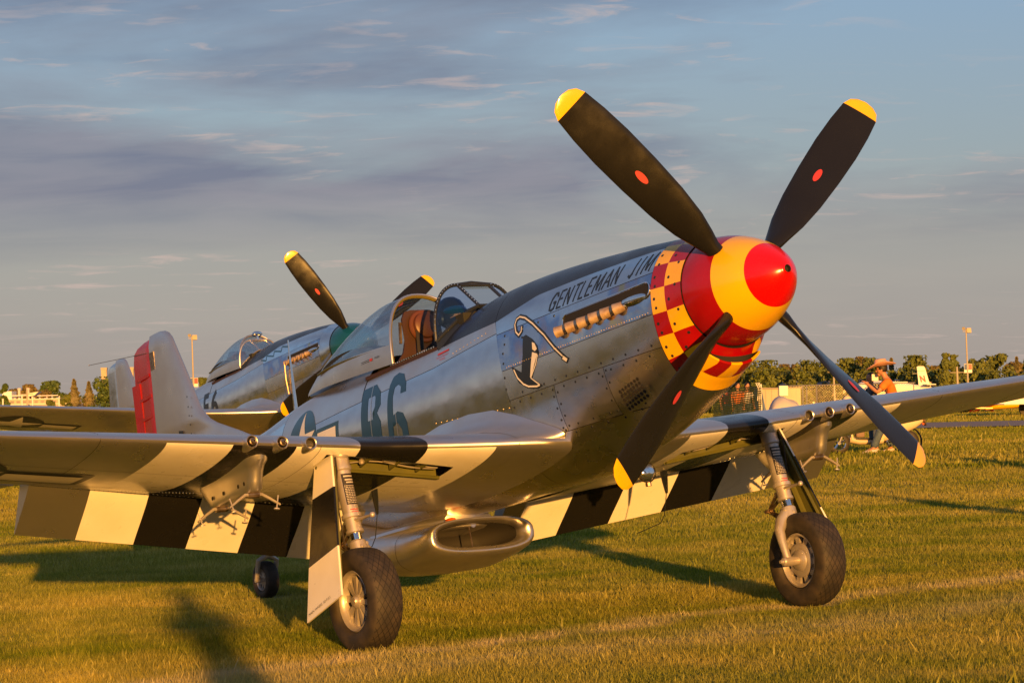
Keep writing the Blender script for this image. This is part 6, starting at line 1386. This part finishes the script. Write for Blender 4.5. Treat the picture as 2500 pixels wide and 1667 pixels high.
# ---------------------------------------------------------------- scooter (x forward = image left)
sp = at(2001, 49.0); sc_ = empty('motor_scooter', 'cream motor scooter parked side on under the far wing', 'scooter', loc=sp); sc_.rotation_euler = (0, 0, pi + .12)
def swheel(x, name):
    mb = MB(); mb.rev((x, -.045, .205), (0, 1, 0), [(0, .125), (.0, .150), (.005, .175), (.018, .198), (.045, .205), (.072, .198), (.085, .175), (.09, .150), (.09, .125)], 36); t = mb.build(name, 'rubber', sc_)
    mb = MB(); mb.rev((x, -.04, .205), (0, 1, 0), [(0, .128), (0, .150), (.08, .150), (.08, .128)], 32, closed=True)
    for q in range(5): a = q * 2 * pi / 5 + .3; d_ = Vector((cos(a), 0, sin(a))); mb.tube([Vector((x, 0, .205)) + d_ * .02, Vector((x, 0, .205)) + d_ * .13], [.022, .028], 6, flat=.8)
    mb.rev((x, -.05, .205), (0, 1, 0), [(0, 0), (0, .03), (.10, .03), (.10, 0)], 12); mb.build('rim', 'alu2', t)
swheel(.65, 'front_wheel'); swheel(-.64, 'rear_wheel')
def ring(x, zc, hy, hz, n=14, tilt=0): return [Vector((x + tilt * sin(a), hy * cos(a), zc + hz * sin(a))) for a in np.linspace(0, 2 * pi, n + 1)[:-1]]
mb = MB(); mb.tube([(.65, .06, .205), (.60, .06, .33), (.52, .04, .50)], .018, 8); mb.tube([(.65, -.06, .205), (.60, -.06, .33), (.52, -.04, .50)], .018, 8); mb.tube([(.50, 0, .5), (.40, 0, .98)], .03, 8); mb.build('fork', 'fencewire', sc_)
mb = MB(); mb.loft([[Vector((.65 + r_ * cos(a), y, .205 + r_ * sin(a))) for y, r_ in ((-.07, .235), (-.04, .262), (.04, .262), (.07, .235), (.0, .228))] for a in np.linspace(radians(15), radians(150), 12)]); mb.build('front_fender', 'cream', sc_)
mb = MB(); mb.loft([[Vector((x, y, z)) for y in (-w, -w * .6, 0, w * .6, w)] + [Vector((x - .035, y, z)) for y in (w, 0, -w)] for x, z, w in ((.44, .26, .14), (.47, .40, .19), (.48, .60, .22), (.45, .78, .20), (.40, .92, .13), (.37, 1.0, .08))]); mb.build('leg_shield', 'cream', sc_)
mb = MB(); mb.loft([ring(x, z, w, h, 12) for x, z, w, h in ((.46, .27, .12, .07), (.30, .22, .16, .055), (0, .21, .17, .05), (-.15, .23, .16, .06))]); mb.build('floorboard', 'cream', sc_)
mb = MB(); mb.box((-.10, -.16, .268), (.36, .16, .285)); mb.build('floor_mat', 'hair', sc_, smooth=False)
mb = MB(); mb.loft([ring(x, z, w, h, 18) for x, z, w, h in ((-.02, .36, .08, .12), (-.10, .40, .13, .20), (-.22, .47, .17, .25), (-.40, .53, .20, .235), (-.58, .56, .19, .20), (-.76, .58, .15, .15), (-.88, .60, .09, .09), (-.93, .60, .04, .04))]); mb.build('rear_body', 'cream', sc_)
mb = MB(); mb.loft([ring(x, z, w, h, 14) for x, z, w, h in ((-.12, .70, .08, .03), (-.2, .74, .14, .05), (-.5, .77, .15, .055), (-.75, .78, .12, .05), (-.85, .77, .05, .03))]); mb.build('seat', 'hair', sc_)
mb = MB(); mb.loft([ring(x, z, .05, h, 16) for x, z, h in ((-.30, .27, .03), (-.34, .27, .055), (-.50, .26, .065), (-.64, .255, .06), (-.70, .25, .03))]); e = mb.build('engine_cover', 'alu2', sc_); e.location = (0, .10, 0)
rnd = random.Random(9); mb = MB()
for q in range(26): c = Vector((rnd.uniform(-.66, -.20), rnd.uniform(.04, .13), rnd.uniform(.13, .32))); mb.tube([c, c + Vector((rnd.uniform(-.06, .06), 0, rnd.uniform(-.04, .04)))], rnd.uniform(.008, .022), 6)
mb.build('engine_parts', 'alu2', sc_)
mb = MB(); mb.tube([(-.2, -.12, .22), (-.5, -.14, .20), (-.85, -.14, .26)], [.03, .045, .05], 10); mb.build('exhaust_pipe', 'steel', sc_)
mb = MB(); mb.loft([[Vector((-.64 - r_ * cos(a), y, .205 + r_ * sin(a))) for y, r_ in ((-.06, .25), (0, .27), (.06, .25), (0, .24))] for a in np.linspace(radians(-25), radians(80), 10)]); mb.build('rear_fender', 'hair', sc_)
mb = MB(); mb.ball((-.92, 0, .60), .045, 0, 10, (.7, 1.4, .8)); mb.build('tail_lamp', 'redtext', sc_); mb = MB(); mb.ball((-.90, .12, .52), .025, 0, 8); mb.ball((-.90, -.12, .52), .025, 0, 8); mb.build('turn_signal', 'orange', sc_)
mb = MB(); mb.tube([(.40, .34, 1.02), (.42, .20, 1.0), (.42, 0, .99), (.42, -.20, 1.0), (.40, -.34, 1.02)], .016, 7); mb.ball((.47, 0, .98), .085, 0, 12); mb.build('handlebar', 'cream', sc_)
mb = MB(); mb.tube([(.1, .17, .25), (.04, .22, .02)], .010, 6); mb.build('side_stand', 'steel', sc_)
mb = MB(); mb.box((.20, .02, .30), (.36, .17, .58)); bg = mb.build('bag', 'bagbrown', None, smooth=False); md = bg.modifiers.new('Bevel', 'BEVEL'); md.width = .03; md.segments = 3; bg.matrix_world = Matrix.Translation(sp) @ Matrix.Rotation(pi + .12, 4, 'Z'); tag(bg, 'brown canvas bag hanging in the leg space of the cream scooter', 'bag')
mb = MB(); mb.loft([ring(x, z, .10, h, 10) for x, z, h in ((-.66, .84, .02), (-.72, .82, .07), (-.82, .78, .08), (-.90, .68, .08), (-.95, .58, .05), (-.97, .50, .02))]); jk = mb.build('jacket', 'bagbrown', None); jk.matrix_world = bg.matrix_world.copy(); tag(jk, 'rumpled brown jacket draped over the tail of the cream scooter', 'jacket')
mb = MB(); mb.tube([(-.86, .1, .66), (-.95, .1, 1.02)], .006, 5); mb.add([(-.945, .1, 1.02), (-.925, .1, .90), (-.955, .1, .88), (-.975, .1, 1.0)], [(0, 1, 2, 3)]); fl_ = mb.build('marker_flag', 'yellow', None); fl_.matrix_world = bg.matrix_world.copy(); tag(fl_, 'thin yellow marker flag sticking up behind the scooter', 'flag')
# ---------------------------------------------------------------- distant light aircraft
D = 150; p = at(2114, D); k = D / 6181.2; r = empty('light_aircraft', 'white light aircraft whose fin with a dark red letter N shows above the far wing', 'aircraft', loc=p); zt = WZ(2114, 841, D) - p.z; X = lambda px: WX(px, D) - p.x
def zz(py, px=2114): return WZ(px, py, D) - p.z
mb = MB(); fin_ = [(X(2104), zz(842)), (X(2108), zz(840.5)), (X(2120), zz(841)), (X(2123), zz(846)), (X(2132), zz(880)), (X(2132), zz(892)), (X(2108), zz(892))]
mb.loft([[Vector((x, -.05, z)) for x, z in fin_], [Vector((x, .05, z)) for x, z in fin_]]); f_ = mb.build('tail_fin', 'pwhite', r, auto=30)
lay(text_bm('N', .05), (.5, .5), lambda u, v: Vector((X(2109) + 12 * k * u + 3 * k * (1 - v), -.062, zz(876.5) + 14 * k * v)), 'fin_letter', 'redtext', f_)
mb = MB(); mb.box((X(2105), -.058, zz(852)), (X(2123), -.052, zz(850.8))); mb.build('fin_stripe', 'ink', f_, smooth=False)
mb = MB(); mb.loft([ring(X(px), zz(893 + q), h, h, 12) for px, h, q in ((2136, .08, -2), (2110, .22, 0), (2060, .42, 0), (2010, .55, 0), (1975, .50, 2), (1950, .25, 3))]); mb.build('fuselage', 'pwhite', r)
mb = MB(); mb.box((X(2118), -1.3, zz(884)), (X(2139), 1.3, zz(882))); mb.build('tailplane', 'pwhite', r)
mb = MB(); mb.box((X(2000), -4.5, zz(880)), (X(2055), 4.5, zz(876))); mb.build('wing', 'pwhite', r)
for px in (1975, 2030): mb = MB(); mb.rev((X(px), -.1, .25), (0, 1, 0), [(0, 0), (0, .25), (.15, .25), (.15, 0)], 14); mb.tube([(X(px), 0, .25), (X(px), 0, zz(895))], .05, 6); mb.build('wheel', 'rubber', r)
D = 122; p = at(2248, D); k = D / 6181.2; r = empty('biplane', 'yellow and maroon biplane with white and maroon wheel spats under the far wing tip', 'aircraft', loc=p); X = lambda px: WX(px, D) - p.x; zz = lambda py: WZ(2248, py, D) - p.z
for px, dy in ((2212, 0), (2226, .9), (2290, 2.2)):
    mb = MB(); c = X(px); mb.loft([ring(c + x * k * 1.25, zz(951) + q * k, w, h * k, 12) for x, q, w, h in ((-18, -1, .02, 1), (-14, 0, .10, 5), (-4, 1.5, .13, 7), (6, 1, .11, 6), (18, -1, .02, 1.2))], 0); w_ = mb.build('wheel_spat', 'maroon', r); w_.location = (0, dy, 0)
    mb = MB(); mb.loft([ring(c + x * k * 1.25, zz(954) + q * k, w, h * k, 12) for x, q, w, h in ((-17, -.5, .03, 1), (-12, -.5, .12, 3.4), (0, -.5, .15, 4), (16, -.5, .03, 1.2))]); mb.build('spat_underside', 'pwhite', w_)
    mb = MB(); mb.rev((c, -.08, zz(956)), (0, 1, 0), [(0, 0), (0, 5 * k), (.16, 5 * k), (.16, 0)], 12); mb.build('tyre', 'rubber', w_)
mb = MB()
for a, b in (((2218, 948), (2252, 928)), ((2234, 948), (2262, 930)), ((2284, 948), (2262, 928)), ((2205, 946), (2222, 930))): mb.tube([(X(a[0]), .4, zz(a[1])), (X(b[0]), .6, zz(b[1]))], .07, 6)
mb.build('gear_leg', 'maroon', r)
mb = MB(); mb.loft([ring(X(px), zz(c_), w, h * k, 14) for px, c_, w, h in ((2206, 925, .3, 10), (2222, 922, .45, 17), (2262, 920, .5, 18), (2310, 915, .4, 14), (2380, 905, .15, 5))]); mb.build('fuselage', 'maroon', r)
mb = MB(); mb.add([(X(2196), -4, zz(936)), (X(2240), -4, zz(937)), (X(2240), 4, zz(930)), (X(2196), 4, zz(930)), (X(2196), -4, zz(933)), (X(2240), -4, zz(935)), (X(2240), 4, zz(928)), (X(2196), 4, zz(928))], [(0, 1, 2, 3), (7, 6, 5, 4), (0, 4, 5, 1), (1, 5, 6, 2), (2, 6, 7, 3), (3, 7, 4, 0)]); mb.build('lower_wing', 'yellow', r, smooth=False)
mb = MB(); mb.loft([ring(X(px), zz(c_), .3, h * k, 12) for px, c_, h in ((2258, 940, 2), (2280, 934, 7), (2330, 931, 8), (2360, 927, 6))]); mb.build('belly', 'yellow', r)
mb = MB(); mb.box((X(2196), -4.5, zz(896)), (X(2240), 4.5, zz(893))); mb.build('upper_wing', 'yellow', r)
D = 105; p = at(2330, D); k = D / 6181.2; r = empty('light_aircraft', 'white low wing aircraft at the right edge in front of the yellow biplane', 'aircraft', loc=p); X = lambda px: WX(px, D) - p.x; zz = lambda py: WZ(2330, py, D) - p.z
mb = MB(); q = [(X(2278), zz(926)), (X(2300), zz(919)), (X(2340), zz(909)), (X(2380), zz(905)), (X(2420), zz(908)), (X(2420), zz(926)), (X(2340), zz(927))]; mb.loft([[Vector((x, -.1, z)) for x, z in q], [Vector((x, .5, z + .02)) for x, z in q]]); mb.build('fuselage', 'pwhite', r, auto=30)
mb = MB(); mb.box((X(2276), -2.5, zz(927.5)), (X(2420), .8, zz(926))); mb.build('wing', 'pwhite', r, smooth=False)
mb = MB(); mb.rev((X(2356), .1, .3), (0, 1, 0), [(0, 0), (0, .3), (.2, .3), (.2, 0)], 14); mb.tube([(X(2356), .2, .3), (X(2356), .2, zz(926))], .05, 6); mb.build('wheel', 'rubber', r)
for px, D, h in ((2157, 118, .32), (2344, 112, .6), (2352, 116, .5)): p = at(px, D); mb = MB(); mb.tube([(0, 0, 0), (.01, 0, h)], .035, 5); o_ = mb.build('marker_stake', 'orange', None); o_.location = p; tag(o_, {2157: 'short orange stake in the grass left of the biplane', 2344: 'taller orange stake in the grass right of the biplane', 2352: 'orange stake at the right edge of the picture'}[px], 'stake')
# people and an added, unseen stepladder just outside the picture; their long shadows cross the grass
bpp = dict(ST_P)
person('spectator in white shirt standing on the grass outside the right edge of the picture', Vector((6.9, 3.2, float(gz(6.9, 3.2)))), 2.6, bpp, 'pwhite', 'denim')
person('spectator in orange shirt standing further back outside the right edge of the picture', Vector((8.9, 15.5, float(gz(8.9, 15.5)))), 2.4, bpp, 'orangeshirt', 'denim')
person('unseen photographer in pale shirt added on a stepladder behind the camera position to cast a shadow', Vector((.75, -20.4, .95)), 1.7, dict(ST_P, ell=(.16, .24, 1.22), wrl=(.26, .10, 1.48), elr=(.16, -.24, 1.22), wrr=(.26, -.10, 1.48)), 'palecloth', 'denim')  # unseen figure, raised and added to throw the long foreground shadow
ld = empty('stepladder', 'unseen aluminium stepladder added under the photographer behind the camera position to lengthen the shadow', 'ladder', loc=(.75, -20.4, float(gz(.75, -20.4))))
for sx_ in (-.22, .22):
    for yy in (-.35, .35): mb = MB(); mb.tube([(sx_ * 1.3, yy * 1.3, 0), (sx_, yy * .4, .93)], .02, 6); mb.build('leg', 'fencewire', ld)
for q in (.25, .5, .72): mb = MB(); mb.box((-.25, .35 * 1.3 - q * .33 - .05, q), (.25, .35 * 1.3 - q * .33 + .05, q + .03)); mb.build('step', 'fencewire', ld, smooth=False)
mb = MB(); mb.box((-.25, -.2, .93), (.25, .2, .955)); mb.build('platform', 'fencewire', ld, smooth=False)
